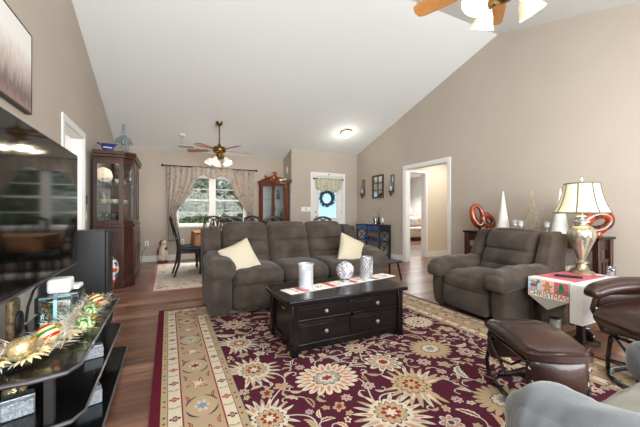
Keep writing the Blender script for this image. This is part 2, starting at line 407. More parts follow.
# ---------------- trees outside
M_leaf = [mat('leaf_%s' % n, c, 0.6) for n, c in (('pale', (186, 194, 160)), ('mid', (136, 150, 114)), ('deep', (88, 104, 78)))]
M_bark = mat('bark', (130, 118, 104), 0.9)
def tree(x, y, h, r, label, seed, dense=2200):
    rnd = random.Random(seed)
    t = thing('tree', label, 'tree', (x, y, -.35), 0, 'trees and shrubs outside the dining window')
    mb = MB()
    mb.tube([(0,0,0), (.05,.03,h*.4), (-.05,0,h*.9)], [.09, .06, .02], 8)
    for i in range(16):
        a = rnd.uniform(0, 2*PI); z = h*rnd.uniform(.15, .8)
        e = Vector((math.cos(a)*r*rnd.uniform(.5, .95), math.sin(a)*r*.8, z+rnd.uniform(.2, .8)))
        mb.tube([(0,0,z), (e.x*.5, e.y*.5, z+(e.z-z)*.65), e], [.03, .018, .006], 5)
    mb.build('trunk', M_bark, t)
    mb = MB()
    for i in range(dense):
        a = rnd.uniform(0, 2*PI); rr = r*math.sqrt(rnd.random()); u = rnd.uniform(-1, 1)
        zz = h*.55+u*h*.48; q = math.sqrt(max(0.05, 1-u*u)); p = Vector((math.cos(a)*rr*q, math.sin(a)*rr*q, zz))
        s = rnd.uniform(.05, .11)*1.4; R = Euler((rnd.uniform(-1, 1), rnd.uniform(-1, 1), rnd.uniform(0, 6))).to_matrix()
        vs = [p+R @ Vector(v)*s for v in ((-1,0,0), (0,-.5,.15), (1,0,0), (0,.5,.15))]
        mb.add(vs, [(0,1,2,3)], rnd.choice((0,0,1,1,2)))
    mb.build('foliage', M_leaf, t, smooth=False)
for i, (x, y, h, r) in enumerate(((-.9, 12.4, 2.7, .85), (.9, 12.2, 2.5, .85), (2.7, 12.5, 2.6, .85), (-1.6, 16.5, 3.7, 1.25), (1.2, 15.5, 3.3, 1.15), (3.7, 15.8, 3.4, 1.2), (6.6, 16.6, 3.9, 1.5), (-.2, 19.0, 4.6, 1.3), (2.6, 19.2, 4.6, 1.4), (5.6, 19.5, 4.6, 1.3))):
    tree(x, y, h, r, 'leafy green tree in the garden beyond the dining room window panes', i)
# ================================================================= RUG
def smat(name, c): return mat(name, c, 0.95, bump=0.25, bscale=300, spec=0.1)
RM = [smat('rug_burgundy', (72, 28, 42)), smat('rug_cream', (190, 178, 158)), smat('rug_tan', (158, 138, 112)), smat('rug_red', (126, 46, 42)),
      smat('rug_navy', (52, 56, 74)), smat('rug_salmon', (170, 120, 98)), smat('rug_olive', (140, 140, 108)), smat('rug_ivory', (176, 168, 158)),
      smat('rug_edge', (84, 24, 38)), smat('rug_slate', (120, 128, 140)), smat('rug_gold', (166, 144, 112))]
BUR, CRM, TAN, RED, NVY, SAL, OLV, IVO, EDG, SLT, GLD = range(11)
class Flat:
    """flat woven figures stacked in thin layers on a rug, all one mesh"""
    def __init__(s): s.mb = MB(); s.box = None
    def ok(s, p): 
        return True
    def fan(s, c, pts, mi, z):
        n = len(pts); vs = [(c[0], c[1], z)]+[(p[0], p[1], z) for p in pts]
        s.mb.add(vs, [(0, 1+i, 1+(i+1) % n) for i in range(n)], mi)
    def rect(s, x0, x1, y0, y1, mi, z): s.mb.add([(x0,y0,z),(x1,y0,z),(x1,y1,z),(x0,y1,z)], [(0,1,2,3)], mi)
    def star(s, c, R, n, inner, mi, z, rot=0, sx=1, sy=1, pw=1.0, ang=0):
        pts = []
        k = 8
        for i in range(n*k):
            a = 2*PI*i/(n*k)+rot; ph = (i % k)/k
            u = abs(math.cos(PI*ph))**pw
            r = R*(inner+(1-inner)*u); x, y = r*math.cos(a)*sx, r*math.sin(a)*sy
            pts.append((c[0]+x*math.cos(ang)-y*math.sin(ang), c[1]+x*math.sin(ang)+y*math.cos(ang)))
        s.fan(c, pts, mi, z)
    def ribbon(s, pts, w, mi, z):
        P = [Vector((p[0], p[1], 0)) for p in pts]; k = len(P); vs = []
        for i in range(k):
            t = (P[min(i+1, k-1)]-P[max(i-1, 0)]).normalized(); n = Vector((-t.y, t.x, 0)); ww = w[i] if isinstance(w, list) else w
            a, b = P[i]+n*ww, P[i]-n*ww; vs += [(a.x, a.y, z), (b.x, b.y, z)]
        s.mb.add(vs, [(2*i, 2*i+1, 2*i+3, 2*i+2) for i in range(k-1)], mi)
    def leaf(s, c, L, ang, curve, wd, mi, mi2, z, teeth=5):
        k = teeth*4; pts = []; W = []
        x, y, a = c[0], c[1], ang
        for i in range(k+1):
            u = i/k; pts.append((x, y)); x += math.cos(a)*L/k; y += math.sin(a)*L/k; a += curve/k
            W.append(wd*(math.sin(PI*min(1, u*1.0))**.7)*(1-.45*u)*(1+.38*((i % 4)/3.-.5))+.0008)
        s.ribbon(pts, W, mi, z)
        s.ribbon(pts[2:-3], [q*.36 for q in W[2:-3]], mi2, z+.0002)
        return pts
    def palmette(s, c, R, ang, cols, z=0.0):
        o, m1, m2, ce = cols
        s.star(c, R*1.04, 21, .72, o, z, ang, 1.0, .86, ang=ang, pw=.6)
        s.star(c, R*.88, 21, .62, m1, z+.0002, ang, 1.0, .86, pw=2.5, ang=ang)
        s.star(c, R*.60, 13, .80, o, z+.0004, ang+.1, 1, .88, ang=ang)
        s.star(c, R*.50, 11, .80, NVY, z+.0006, ang, 1, .8, ang=ang)
        s.star(c, R*.45, 11, .80, m2, z+.0008, ang, 1, .8, ang=ang)
        s.star(c, R*.28, 8, .6, o, z+.0010, ang, 1, .8, ang=ang)
        s.star(c, R*.17, 6, .6, ce, z+.0012, ang, 1.2, .8, ang=ang)
    def fanpalm(s, c, R, ang, z=0.0, cols=(CRM, SAL, RED)):
        # a spreading feathery palmette
        for i in range(17):
            d = i-8; a = ang+d*.27; L = R*(1.22-.035*abs(d))
            s.leaf((c[0]-math.cos(ang)*R*.2, c[1]-math.sin(ang)*R*.2), L, a, .5*(1 if d > 0 else -1), R*.12, (cols[0], TAN, IVO)[i % 3], (cols[1], cols[0], TAN)[i % 3], z+.00015*(i % 3), 3)
        c2 = (c[0]+math.cos(ang)*R*.08, c[1]+math.sin(ang)*R*.08)
        s.star(c2, R*.58, 13, .78, cols[0], z+.0006, ang, pw=.6); s.star(c2, R*.47, 13, .75, NVY, z+.0008, ang); s.star(c2, R*.43, 13, .75, GLD, z+.0010, ang)
        s.star(c2, R*.28, 8, .6, cols[2], z+.0012, ang); s.star(c2, R*.17, 6, .5, cols[0], z+.0014, ang)
    def daisy(s, c, R, n, ang, a=CRM, b=TAN, d=RED, z=0.0):
        s.star(c, R, n, .62, a, z, ang); s.star(c, R*.80, n, .5, NVY, z+.0002, ang); s.star(c, R*.74, n, .5, b, z+.0004, ang)
        s.star(c, R*.4, n, .8, a, z+.0006, ang); s.star(c, R*.25, 6, .8, d, z+.0008, ang)
    def bud(s, c, R, ang, a=TAN, b=OLV, z=0.0):
        s.star(c, R, 5, .55, a, z, ang, 1.2, .9, ang=ang); s.star(c, R*.55, 5, .55, b, z+.0002, ang, 1.2, .8, ang=ang)
def woven_rug(name, X0, X1, Y0, Y1, th, label):
    F = Flat(); rnd = random.Random(11); zt = th
    F.mb.box(X0, X1, Y0, Y1, 0.001, th, EDG)
    bw = .45
    fx0, fx1, fy0, fy1 = X0+bw, X1-bw, Y0+bw, Y1-bw
    zb = zt+.0004
    F.rect(fx0, fx1, fy0, fy1, BUR, zb)
    z = zb+.0008
    def P(x, y): return (x, y)
    big = [('p', .902, 1.734, .20, .1), ('d', 1.35, 1.746, .135, 0), ('p2', 1.81, 1.76, .17, .3), ('fp', 1.34, 1.43, .21, 2.4), ('f', 1.04, 1.27, .20, 1.2),
           ('p2', 1.68, 1.09, .17, 0), ('f', .50, 2.03, .19, .5), ('f', .45, 1.52, .17, -.3), ('f', .50, 2.50, .17, .4), ('p', 2.16, 2.25, .15, .5),
           ('d', 1.30, 2.02, .09, .2), ('f', 2.12, 1.40, .16, 2.6), ('p', .62, 1.08, .16, .3), ('p2', 1.35, .85, .15, 0), ('f', 1.9, .75, .15, 1), ('p', .7, .66, .14, 0), ('f', 2.12, 2.85, .15, 3), ('p2', 1.2, 2.95, .17, 0), ('d', .55, 2.95, .12, 0), ('p', 2.10, 1.02, .10, 0)]
    occ = []
    for k, x, y, R, a in big:
        occ.append((x, y, R*1.02))
    vine = []
    # vines: sweeping arcs between neighbouring figures
    for i, (k, x, y, R, a) in enumerate(big):
        ds = sorted(range(len(big)), key=lambda j: (big[j][1]-x)**2+(big[j][2]-y)**2)[1:4]
        for j in ds:
            if j < i: continue
            x2, y2 = big[j][1:3]; mx, my = (x+x2)/2, (y+y2)/2; nx, ny = -(y2-y), x2-x; s = rnd.choice((-.45, .45, .35))
            pts = []
            for q in range(17):
                u = q/16; b = 4*u*(1-u)*s*.6+math.sin(2*PI*u)*.12
                pts.append((x+(x2-x)*u+nx*b, y+(y2-y)*u+ny*b))
            F.ribbon(pts, .0045, IVO, z); vine.append(pts)
    for k, x, y, R, a in big:
        zz = z+.0003+.0016
        if k == 'p': F.palmette((x, y), R, a, (CRM, SAL, GLD, RED), zz); F.star((x, y), R*.36, 9, .7, SLT, zz+.0009, a); F.star((x, y), R*.31, 9, .6, IVO, zz+.00095, a)
        elif k == 'p2': F.palmette((x, y), R, a, (TAN, GLD, CRM, SLT), zz)
        elif k == 'fp': F.fanpalm((x, y), R, a, zz, (GLD, CRM, RED))
        elif k == 'f': F.fanpalm((x, y), R, a, zz)
        else: F.daisy((x, y), R, 11, a, CRM, TAN, RED, zz)
    # leaves and buds in the free space
    tries = 0; cnt = 0
    while tries < 16000:
        tries += 1
        R = rnd.choice((.085, .075, .06, .05, .04))
        if tries > 4000: R = rnd.choice((.035, .028))
        x = rnd.uniform(fx0+R*.6, fx1-R*.6); y = rnd.uniform(fy0+R*.6, fy1-R*.6)
        if any((x-o[0])**2+(y-o[1])**2 < (R*.80+o[2]*.95)**2 for o in occ): continue
        occ.append((x, y, R)); cnt += 1
        k = rnd.random(); zz = z+.0004+(cnt % 4)*.0002
        if k < .62:
            an = rnd.uniform(0, 2*PI); cu = rnd.choice((-1, 1))*rnd.uniform(.8, 2.2)
            c0 = (x-math.cos(an+cu/2)*R, y-math.sin(an+cu/2)*R)
            F.leaf(c0, R*2.1, an, cu, R*.42, rnd.choice((CRM, CRM, IVO, TAN, GLD)), rnd.choice((SAL, OLV, TAN, SLT, BUR)), zz, 5)
            cu2 = -cu*1.6
            pts = []; xx, yy, aa = c0[0], c0[1], an+PI
            for q in range(12): pts.append((xx, yy)); xx += math.cos(aa)*R*.16; yy += math.sin(aa)*R*.16; aa += cu2/10
            F.ribbon(pts, .0038, IVO, z+.0002)
        elif k < .85: F.bud((x, y), R*.8, rnd.uniform(0, 6), rnd.choice((TAN, CRM, GLD)), rnd.choice((OLV, RED, SAL)), zz)
        else: F.daisy((x, y), R*.85, 7, rnd.uniform(0, 6), IVO, SAL, NVY, zz)
    # inner edge: scalloped tan lobes pushing into the field
    # ---- border bands, drawn above the field figures
    zb2 = z+.0042
    def ring(a, b, mi, dz=0):
        q = zb2+dz
        F.rect(X0+a, X0+b, Y0+a, Y1-a, mi, q); F.rect(X1-b, X1-a, Y0+a, Y1-a, mi, q)
        F.rect(X0+b, X1-b, Y0+a, Y0+b, mi, q); F.rect(X0+b, X1-b, Y1-b, Y1-a, mi, q)
    ring(.05, .085, GLD); ring(.085, .150, CRM); ring(.150, .158, RED, .0001)
    ring(.158, .345, TAN); ring(.345, .353, RED, .0001); ring(.353, .415, CRM); ring(.415, bw, TAN)
    ring(.083, .086, NVY, .0003); ring(.412, .416, RED, .0003); ring(.447, .453, OLV, .0003)
    sides = [((X0, Y0), (0, 1), (1, 0), Y1-Y0), ((X1, Y0), (0, 1), (-1, 0), Y1-Y0), ((X0, Y0), (1, 0), (0, 1), X1-X0), ((X0, Y1), (1, 0), (0, -1), X1-X0)]
    for (o, d, n_, L) in sides:
        def Q(u, v): return (o[0]+d[0]*u+n_[0]*v, o[1]+d[1]*u+n_[1]*v)
        base = math.atan2(d[1], d[0])
        # diamond rows
        for v, st, R in ((.118, .088, .02), (.384, .088, .019)):
            k = int((L-2*v)/st)
            for i in range(k+1):
                u = v+(L-2*v)*i/k; c = Q(u, v)
                if i % 2:
                    F.star(c, R*1.3, 4, .5, NVY if i % 4 == 1 else RED, zb2+.0004, base, 1.1, .9); F.star(c, R*.7, 4, .6, SAL, zb2+.0006, base)
                else:
                    for sg in (-1, 1): F.leaf(c, .04, base+sg*.9, sg*.8, .008, OLV, TAN, zb2+.0004, 2)
        for v, st in ((.067, .05), (.432, .05)):
            k = int((L-2*v)/st)
            for i in range(k+1): F.star(Q(v+(L-2*v)*i/k, v), .010, 4, .35, (OLV, RED, NVY)[i % 3], zb2+.0004, base)
        # wide band: cartouches
        v = .2515; st = .235; k = max(1, int((L-2*v)/st))
        for i in range(k+1):
            u = v+(L-2*v)*i/k; c = Q(u, v)
            if i % 2 == 0:
                F.star(c, .092, 8, .86, GLD, zb2+.0004, base, 1, .85, ang=base)
                for sg in (-1, 1):
                    for s2 in (-1, 1):
                        pts = [Q(u+s2*(.1*math.cos(q)), v+sg*.082*math.sin(q)) for q in [PI*.08+PI*.34*j/8 for j in range(9)]]
                        F.ribbon(pts, [.0015+.004*math.sin(PI*j/8) for j in range(9)], NVY, zb2+.0006)
                F.star(c, .05, 6, .45, IVO, zb2+.0008, base, 1.2, .8, ang=base); F.star(c, .03, 6, .5, SLT if i % 4 else RED, zb2+.001, base)
            else:
                for q in range(6): F.leaf(c, .075, base+q*PI/3+.3, 1.2, .014, RED if q % 2 else SAL, CRM, zb2+.0005, 3)
                F.star(c, .026, 6, .5, CRM, zb2+.001, base)
            for sg in (-1, 1):
                F.leaf(Q(u+.06, v+sg*.07), .07, base+sg*.4, -sg*1.2, .009, RED, SAL, zb2+.0008, 3)
    o = F.mb.build(name, RM, smooth=False)
    return tag(o, label, 'rug')
woven_rug('area_rug', -.085, 2.80, .07, 3.73, .012, 'large burgundy floral rug with a wide tan border under the black coffee table')
# ================================================================= SEATING
def arm_pillow(mb, x0, x1, yf, yb, zt, droop=.05, mi=0, th=.15, ruche=0):
    """padded arm: full, drooping front, running along y from yf to yb"""
    L = yb-yf
    def fn(u, v, w_, p):
        q = p.copy(); f = max(0, -v); q.z += .02*(1-u*u)*(w_ > 0)*1 - droop*f**2
        q.x *= (1-.18*max(0, v)) * (1+.10*f*(1-f)*2)
        q.z += .006*math.sin(v*13+u*2)*(1-u*u) if w_ > .3 else 0
        if ruche: q.z += ruche*math.sin(v*46+3*u)*max(0, .35+.65*u*u)*(w_ > -.5); q.x += ruche*.8*math.sin(v*46+3*u)*u
        return q
    mb.puff(((x0+x1)/2, (yf+yb)/2, zt-.02-th/2), (x1-x0, L, th), .07, (.008, .02, .005), 44 if ruche else 20, fn, mi=mi)
def recliner(name, width, depth, nseat, armw, M, label, cat, loc, rz, group=None, bulge=0.03, seat_h=.47, back_h=.93, fab2=None, arm_h=.61, wing_d=.0, seatM=None, taper=.0, droop=.05, ruche=0):
    """seats facing -y, origin at the middle of the front edge on the floor"""
    t = thing(name, label, cat, loc, rz, group); W = width/2
    iw = (width-2*armw)/nseat
    # base
    mb = MB(); mb.puff((0, depth*.52, .20), (width-2*armw+.02, depth*.80, .28), .03, n=8); mb.build('base', M, t)
    for s in (-1, 1):
        mb = MB()
        xc = s*(W-armw/2)
        def fa(u, v, w_, p, s=s):
            q = p.copy()
            if v < 0: q.y += .05*(w_*.5+.5)**2*0+ .035*w_*w_
            return q
        mb.puff((xc, depth*.46, .04+(arm_h-.14)/2), (armw-.02, depth*.86, arm_h-.06), .05, (.006, .02, 0), 12, fa)
        arm = mb.build('arm', M, t)
        mb = MB(); arm_pillow(mb, xc-armw/2-.016, xc+armw/2+.022, -.04, depth*.74, arm_h, th=.165, droop=droop, ruche=ruche); mb.build('arm_pad', M, arm)
    for i in range(nseat):
        xc = -W+armw+iw*(i+.5)
        mb = MB()
        def fs(u, v, w_, p):
            q = p.copy()
            if v < -.2 and w_ > 0: q.z -= .03*((-v-.2)/.8)**2
            q.z += .004*math.sin(u*9+v*7)*(w_ > 0)
            return q
        mb.puff((xc, depth*.33, seat_h-.095), (iw-.008, depth*.66, .20), .07, (0, .02, .015), 16, fs); mb.build('seat_cushion', seatM or M, t)
        mb = MB(); mb.puff((xc, .045, .185), (iw-.008, .10, .235), .045, (0, .035, .01), 12); mb.build('footrest', M, t)
        # back: three pads (headrest, middle, lumbar) on a leaning panel
        lean = .20; bt = back_h
        mb = MB()
        def fb(u, v, w_, p):
            q = p.copy(); z01 = (w_+1)/2
            q.y += lean*z01
            if v < 0:
                # horizontal tufting creases
                for zc, dp in ((.60, .045), (.32, .036)):
                    q.y += dp*math.exp(-((z01-zc)/.035)**2)*(1-.6*u*u)
                q.y -= .022*(1-u*u)*math.sin(PI*z01)+.02*math.exp(-((z01-.80)/.13)**2)*(1-u**4)
            return q
        hh = bt-seat_h+.10
        mb.puff((xc, depth*.63, seat_h-.10+hh/2), (iw-.010, .20, hh), .07, (.006, .01, .012), 26, fb); mb.build('back_cushion', M, t)
    for s in (-1, 1):
        mb = MB()
        def fw(u, v, w_, p):
            q = p.copy(); z01 = (w_+1)/2; q.y += .20*z01; q.z -= (.02*z01 if s*u > 0 else 0); q.x -= s*taper*z01**1.5*(.5+.5*s*u)
            return q
        mb.puff((s*(W-armw*.44), depth*.655, .26+(back_h-.27-wing_d)/2), (armw*.90, .22, back_h-.27-wing_d), .035, (.006, .015, 0), 16, fw); mb.build('back_wing', M, t)
    # outer back shell
    mb = MB(); mb.puff((0, depth*.915, .10+(back_h-.20)/2), (width-.12, .12, back_h-.2), .04, (0, .02, 0), 10); mb.build('back_shell', fab2 or M, t)
    for s in (-1, 1):
        for y in (.12, depth*.85): mb = MB(); mb.cyl((s*(W-armw/2), y, 0), (s*(W-armw/2), y, .06), .025); mb.build('foot', M_blackm, t)
    return t
recliner('sofa', 2.13, .95, 3, .235, M_fab, 'taupe three seat reclining sofa facing the black coffee table', 'sofa', (1.425, 3.17, .012), 0, wing_d=.03)
def facing(v): return v
recliner('recliner', 1.01, .90, 1, .21, M_fab, 'taupe reclining armchair on the far right of the rug beside the lamp table', 'recliner', (2.70, 2.20, 0.0), -PI/2-.12, arm_h=.565, back_h=.885, seat_h=.44, taper=.05)
recliner('recliner', .87, .92, 1, .145, M_fabg, 'pale grey reclining armchair cut off at the bottom right corner of the photo', 'recliner', (1.245, .49, .012), PI, fab2=M_fabg, arm_h=.605, droop=.02, ruche=.0022, seat_h=.50, seatM=M_tan)
# cream pillows
def pillow(loc, rot, s, label):
    def fn(u, v, w_, p):
        e = max(abs(u), abs(w_)); k = (1-abs(u)**2.4)*(1-abs(w_)**2.4)
        q = p.copy(); q.y = (1 if v > 0 else -1)*abs(v)*(.012+.075*max(0, k)**.55)
        c = 1-.07*(1-abs(u*w_))*e; q.x *= c; q.z *= c; return q
    mb = MB(); mb.puff((0,0,0), (s, .17, s), .01, n=20, fn=fn)
    o = mb.build('throw_pillow', M_cream, loc=loc, rot=rot)
    return tag(o, label, 'pillow', 'cream pillows on the sofa')
pillow((.70, 3.37, .565), (-.40, -.34, .28), .36, 'cream square throw pillow against the left arm of the taupe sofa')
pillow((2.12, 3.40, .575), (-.42, .42, .0), .375, 'cream square throw pillow against the right arm of the taupe sofa')

# ================================================================= COFFEE TABLE
t = thing('coffee_table', 'black trunk coffee table with four drawers and lift top on the burgundy rug', 'coffee table', (1.30, 2.06, .016))
W, D, Ht = .505, .54, .415
mb = MB()
for s in (-1, 1):
    for y in (0, D-.06): mb.box(s*W-(.05 if s > 0 else 0), s*W+(0 if s > 0 else .05), y, y+.06, 0, .385)
mb.box(-W+.05, W-.05, .012, .05, .035, .085); mb.box(-W+.05, W-.05, .012, .05, .36, .385); mb.box(-W+.05, W-.05, .012, .05, .235, .262); mb.box(-.015, .015, .012, .05, .085, .36)
mb.box(-W+.05, W-.05, D-.04, D-.01, .035, .385)
for s in (-1, 1):
    x0, x1 = (W-.04, W-.012) if s > 0 else (-W+.012, -W+.04)
    mb.box(x0, x1, .06, D-.06, .035, .085); mb.box(x0, x1, .06, D-.06, .345, .385)
    x0, x1 = (W-.04, W-.022) if s > 0 else (-W+.022, -W+.04)
    mb.box(x0, x1, .06, D-.06, .085, .345, 1)
mb.box(-W+.04, W-.04, .05, D-.04, .03, .05)
mb.build('body', [M_espresso, M_espresso_p], t, bevel=.004)
mb = MB()
poly = [(-W-.045, .02), (-W-.03, -.03), (W+.03, -.03), (W+.045, .02), (W+.062, D/2), (W+.045, D-.02), (W+.03, D+.03), (-W-.03, D+.03), (-W-.045, D-.02), (-W-.062, D/2)]
mb.prism(poly, .385, .417); top = mb.build('table_top', M_espresso, t, bevel=.008)
for s in (-1, 1):
    for z0, z1 in ((.087, .233), (.264, .358)):
        x0, x1 = (.017, W-.052) if s > 0 else (-W+.052, -.017)
        mb = MB(); mb.box(x0, x1, .018, .045, z0, z1); mb.box(x0+.02, x1-.02, .014, .018, z0+.018, z1-.018)
        d = mb.build('drawer', M_espresso_p, t, bevel=.004)
        mb = MB(); zc = (z0+z1)/2; mb.lathe([(.006, 0), (.006, .012), (.014, .016), (.016, .022), (.012, .028), (.0001, .030)], 14, M=T((x0+x1)/2, .014, zc, PI/2)); mb.build('knob', M_steel, d)
mb = MB(); mb.box(-W+.008, -W+.013, .2, .26, .30, .312); mb.build('side_pull', M_steel, t)
zt = .016+.417
# coffee table runner
RUNC = [mat('runner_white', (226, 226, 220), .9), mat('runner_red', (196, 78, 78), .9), mat('runner_green', (108, 150, 120), .9), mat('runner_pink', (226, 168, 160), .9)]
F = Flat(); rnd = random.Random(3)
F.mb.box(-.60, .60, -.085, .085, 0, .003, 0)
for x in (-.45, -.17, .08, .34): F.mb.box(x-.03, x+.03, -.0852, .0852, .0028, .0036, 1)
for x in (-.52, -.09, .2, .5): F.mb.box(x-.008, x+.008, -.0851, .0851, .0028, .0036, 3)
for i in range(110):
    c = (rnd.uniform(-.58, .58), rnd.uniform(-.075, .075)); F.star(c, rnd.uniform(.007, .014), 5, .4, rnd.choice((1, 2, 2, 3)), .0041, rnd.uniform(0, 6))
tag(F.mb.build('table_runner', RUNC, loc=(1.42, 2.40, zt+.001), rot=(0, 0, .17), smooth=False), 'narrow white holiday runner with red and green pattern along the coffee table', 'table runner')
zr = zt+.006
# candle jar
t = thing('candle_jar', 'clear glass hurricane jar, leftmost piece on the coffee table runner', 'candle jar', (1.02, 2.335, zr))
mb = MB(); mb.lathe([(.052, .006), (.056, 0), (.060, .004), (.060, .185), (.066, .198), (.066, .205), (.061, .205), (.056, .19), (.056, .012)], 28, cap=False); mb.lathe([(.056, .0), (.056, .012)], 28); mb.build('glass_jar', M_frost, t)
mb = MB(); mb.lathe([(.040, .013), (.042, .02), (.042, .14), (.038, .145)], 20); mb.build('candle', mat('pale_candle', (196, 204, 216), .5, c2=(150, 164, 184), scale=40), t)
# mosaic ball
t = thing('mosaic_globe', 'round mosaic glass globe in the middle of the coffee table runner', 'decorative ball', (1.45, 2.43, zr))
mb = MB(); mb.lathe([(.04, 0), (.05, .004), (.045, .014), (.03, .02)], 20); mb.build('stand', M_steel, t)
def voro(name, cols, scale, rough, metal, trans=0):
    m = bpy.data.materials.new(name); m.use_nodes = True; nt = m.node_tree; N = nt.nodes; L = nt.links; b = N['Principled BSDF']
    tc = N.new('ShaderNodeTexCoord'); v = N.new('ShaderNodeTexVoronoi'); v.inputs['Scale'].default_value = scale; L.new(tc.outputs['Object'], v.inputs['Vector'])
    r = N.new('ShaderNodeValToRGB'); r.color_ramp.interpolation = 'CONSTANT'; sep = N.new('ShaderNodeSeparateColor'); L.new(v.outputs['Color'], sep.inputs[0]); L.new(sep.outputs[0], r.inputs[0])
    e = r.color_ramp.elements; e[0].color = lin(cols[0]); e[0].position = 0; e[1].color = lin(cols[-1]); e[1].position = 1-1/len(cols)
    for i, c in enumerate(cols[1:-1]): k = e.new((i+1)/len(cols)); k.color = lin(c)
    L.new(r.outputs[0], b.inputs['Base Color']); b.inputs['Roughness'].default_value = rough; b.inputs['Metallic'].default_value = metal; b.inputs['Transmission Weight'].default_value = trans
    bp = N.new('ShaderNodeBump'); bp.inputs['Strength'].default_value = .5; bp.inputs['Distance'].default_value = .004; L.new(v.outputs['Distance'], bp.inputs['Height']); L.new(bp.outputs[0], b.inputs['Normal'])
    return m
mb = MB(); mb.sphere((0, 0, .098), .082, 20); mb.build('globe', voro('mosaic', [(220, 222, 230), (150, 130, 120), (180, 190, 210), (240, 240, 240), (120, 130, 160), (200, 170, 170)], 75, .15, .35), t)
# lattice candle holder
t = thing('candle_holder', 'silver lattice cylinder candle holder, rightmost on the coffee table runner', 'candle holder', (1.70, 2.45, zr))
mb = MB(); R = .056
for i in range(14):
    for s in (-1, 1):
        a0 = 2*PI*i/14; mb.tube([(R*math.cos(a0+s*q*.16), R*math.sin(a0+s*q*.16), .006+q*.0158) for q in range(13)], .0036, 5)
for z in (.004, .200): mb.tube([(R*math.cos(2*PI*i/28), R*math.sin(2*PI*i/28), z) for i in range(28)], .005, 6, closed=True)
mb.build('lattice', M_silver, t)
mb = MB(); mb.lathe([(.0001, .001), (.047, .001), (.047, .19), (.0001, .19)], 20); mb.build('inner_glass', mat('mercury_inner', (176, 172, 168), .3, .3), t)
# ================================================================= LEATHER GLIDER CHAIR AND OTTOMAN
t = thing('glider_chair', 'dark brown leather glider armchair at the right edge beside the lamp table', 'armchair', (2.36, .77, 0.0), -PI/2-.42)
# local: faces -y, origin under the front edge
def loopz(mb, rx, ry, cy, z, r, n=28, ex=3.2):
    pts = []
    for i in range(n):
        a = 2*PI*i/n; c, s_ = math.cos(a), math.sin(a)
        pts.append((rx*math.copysign(abs(c)**(2/ex), c), cy+ry*math.copysign(abs(s_)**(2/ex), s_), z))
    mb.tube(pts, r, 8, closed=True)
mb = MB(); loopz(mb, .30, .30, .32, .03, .016); loopz(mb, .20, .2, .32, .034, .012, ex=2.4)
for s in (-1, 1):
    mb.tube([(s*.29, .12, .03), (s*.27, .10, .12), (s*.25, .10, .26)], .013, 8); mb.tube([(s*.29, .52, .03), (s*.27, .54, .12), (s*.25, .52, .26)], .013, 8)
    mb.tube([(s*.25, .10, .26), (s*.25, .52, .26)], .013, 8); mb.tube([(s*.24, .13, .25), (s*.23, .22, .12), (s*.23, .42, .12), (s*.24, .50, .25)], .010, 8)
mb.cyl((-.25, .14, .26), (.25, .14, .26), .012); mb.cyl((-.25, .5, .26), (.25, .5, .26), .012); mb.cyl((-.28, .12, .10), (.28, .54, .10), .009)
mb.build('glide_base', M_black, t)
def crease(u, v, w_, p):
    q = p.copy()
    if w_ > 0: q.z += .010*math.sin(u*5)*(1-v*v)-.016*math.exp(-(u/.08)**2); q.z -= .05*max(0, -v-.3)**2
    return q
mb = MB(); mb.puff((0, .30, .40), (.60, .62, .15), .07, (.01, .03, .03), 18, crease); mb.build('seat_cushion', M_leath, t)
mb = MB()
def bk(u, v, w_, p):
    q = p.copy(); z01 = (w_+1)/2; q.y += .30*z01
    if v < 0:
        for zc in (.35, .68): q.y += .03*math.exp(-((z01-zc)/.04)**2)
    return q
mb.puff((0, .64, .74), (.56, .17, .66), .08, (.01, .03, .02), 20, bk); mb.build('backrest', M_leath, t)
for s in (-1, 1):
    mb = MB()
    def ap(u, v, w_, p, s=s):
        q = p.copy(); q.z -= .05*max(0, -v)**2.5; q.z += .01*(1-u*u)*(w_ > 0); q.x += -s*.04*max(0, v)**2*0; return q
    mb.puff((s*.315, .33, .575), (.125, .62, .075), .036, (.008, .015, .008), 16, ap); a = mb.build('armrest', M_leath, t)
    mb = MB(); mb.puff((s*.33, .33, .475), (.05, .50, .11), .022, (.008, 0, 0), 10); mb.build('arm_panel', M_leath, a)
    mb = MB(); mb.tube([(s*.32, .08, .545), (s*.325, .05, .42), (s*.30, .10, .28), (s*.25, .2, .26)], .016, 8); mb.build('arm_frame', M_darkch, t); mb = MB(); mb.tube([(s*.32, .56, .545), (s*.32, .60, .42), (s*.29, .56, .28)], .016, 8); mb.build('arm_frame', M_darkch, t)
t = thing('ottoman', 'brown leather glider ottoman on black tubes at the right front of the rug', 'ottoman', (1.855, 1.045, .012), math.radians(60))
mb = MB()
def ot(u, v, w_, p):
    q = p.copy()
    if w_ > 0: q.z -= .018*math.exp(-((u-.15)/.035)**2)*(1-.3*v*v) ; q.z -= .035*u*u
    return q
mb.puff((0, 0, .345), (.49, .33, .095), .045, (.015, .012, .02), 22, ot)
top = mb.build('padded_top', M_leath, t)
mb = MB(); mb.tube([(-.215, -.15, .372), (-.243, -.11, .362), (-.243, .11, .362), (-.215, .15, .372)], .006, 6); mb.build('piping', M_leath, top)
for s in (-1, 1): mb = MB(); mb.puff((s*.205, 0, .225), (.06, .28, .19), .03, (.02, .01, 0), 10); mb.build('side_skirt', M_leath, t)
mb = MB(); loopz(mb, .22, .15, 0, .016, .013)
for s in (-1, 1):
    for q in (-1, 1): mb.tube([(s*.205, q*.14, .02), (s*.225, q*.145, .10), (s*.22, q*.13, .20), (s*.16, q*.12, .29)], .012, 8)
    mb.tube([(s*.2, -.13, .14), (s*.215, 0, .08), (s*.2, .13, .14)], .009, 6); mb.tube([(-.22, s*.14, .27), (0, s*.145, .13), (.22, s*.14, .27)], .009, 6)
    mb.tube([(-.2, s*.13, .285), (.2, s*.13, .285)], .012, 6)
mb.build('glide_base', M_black, t)

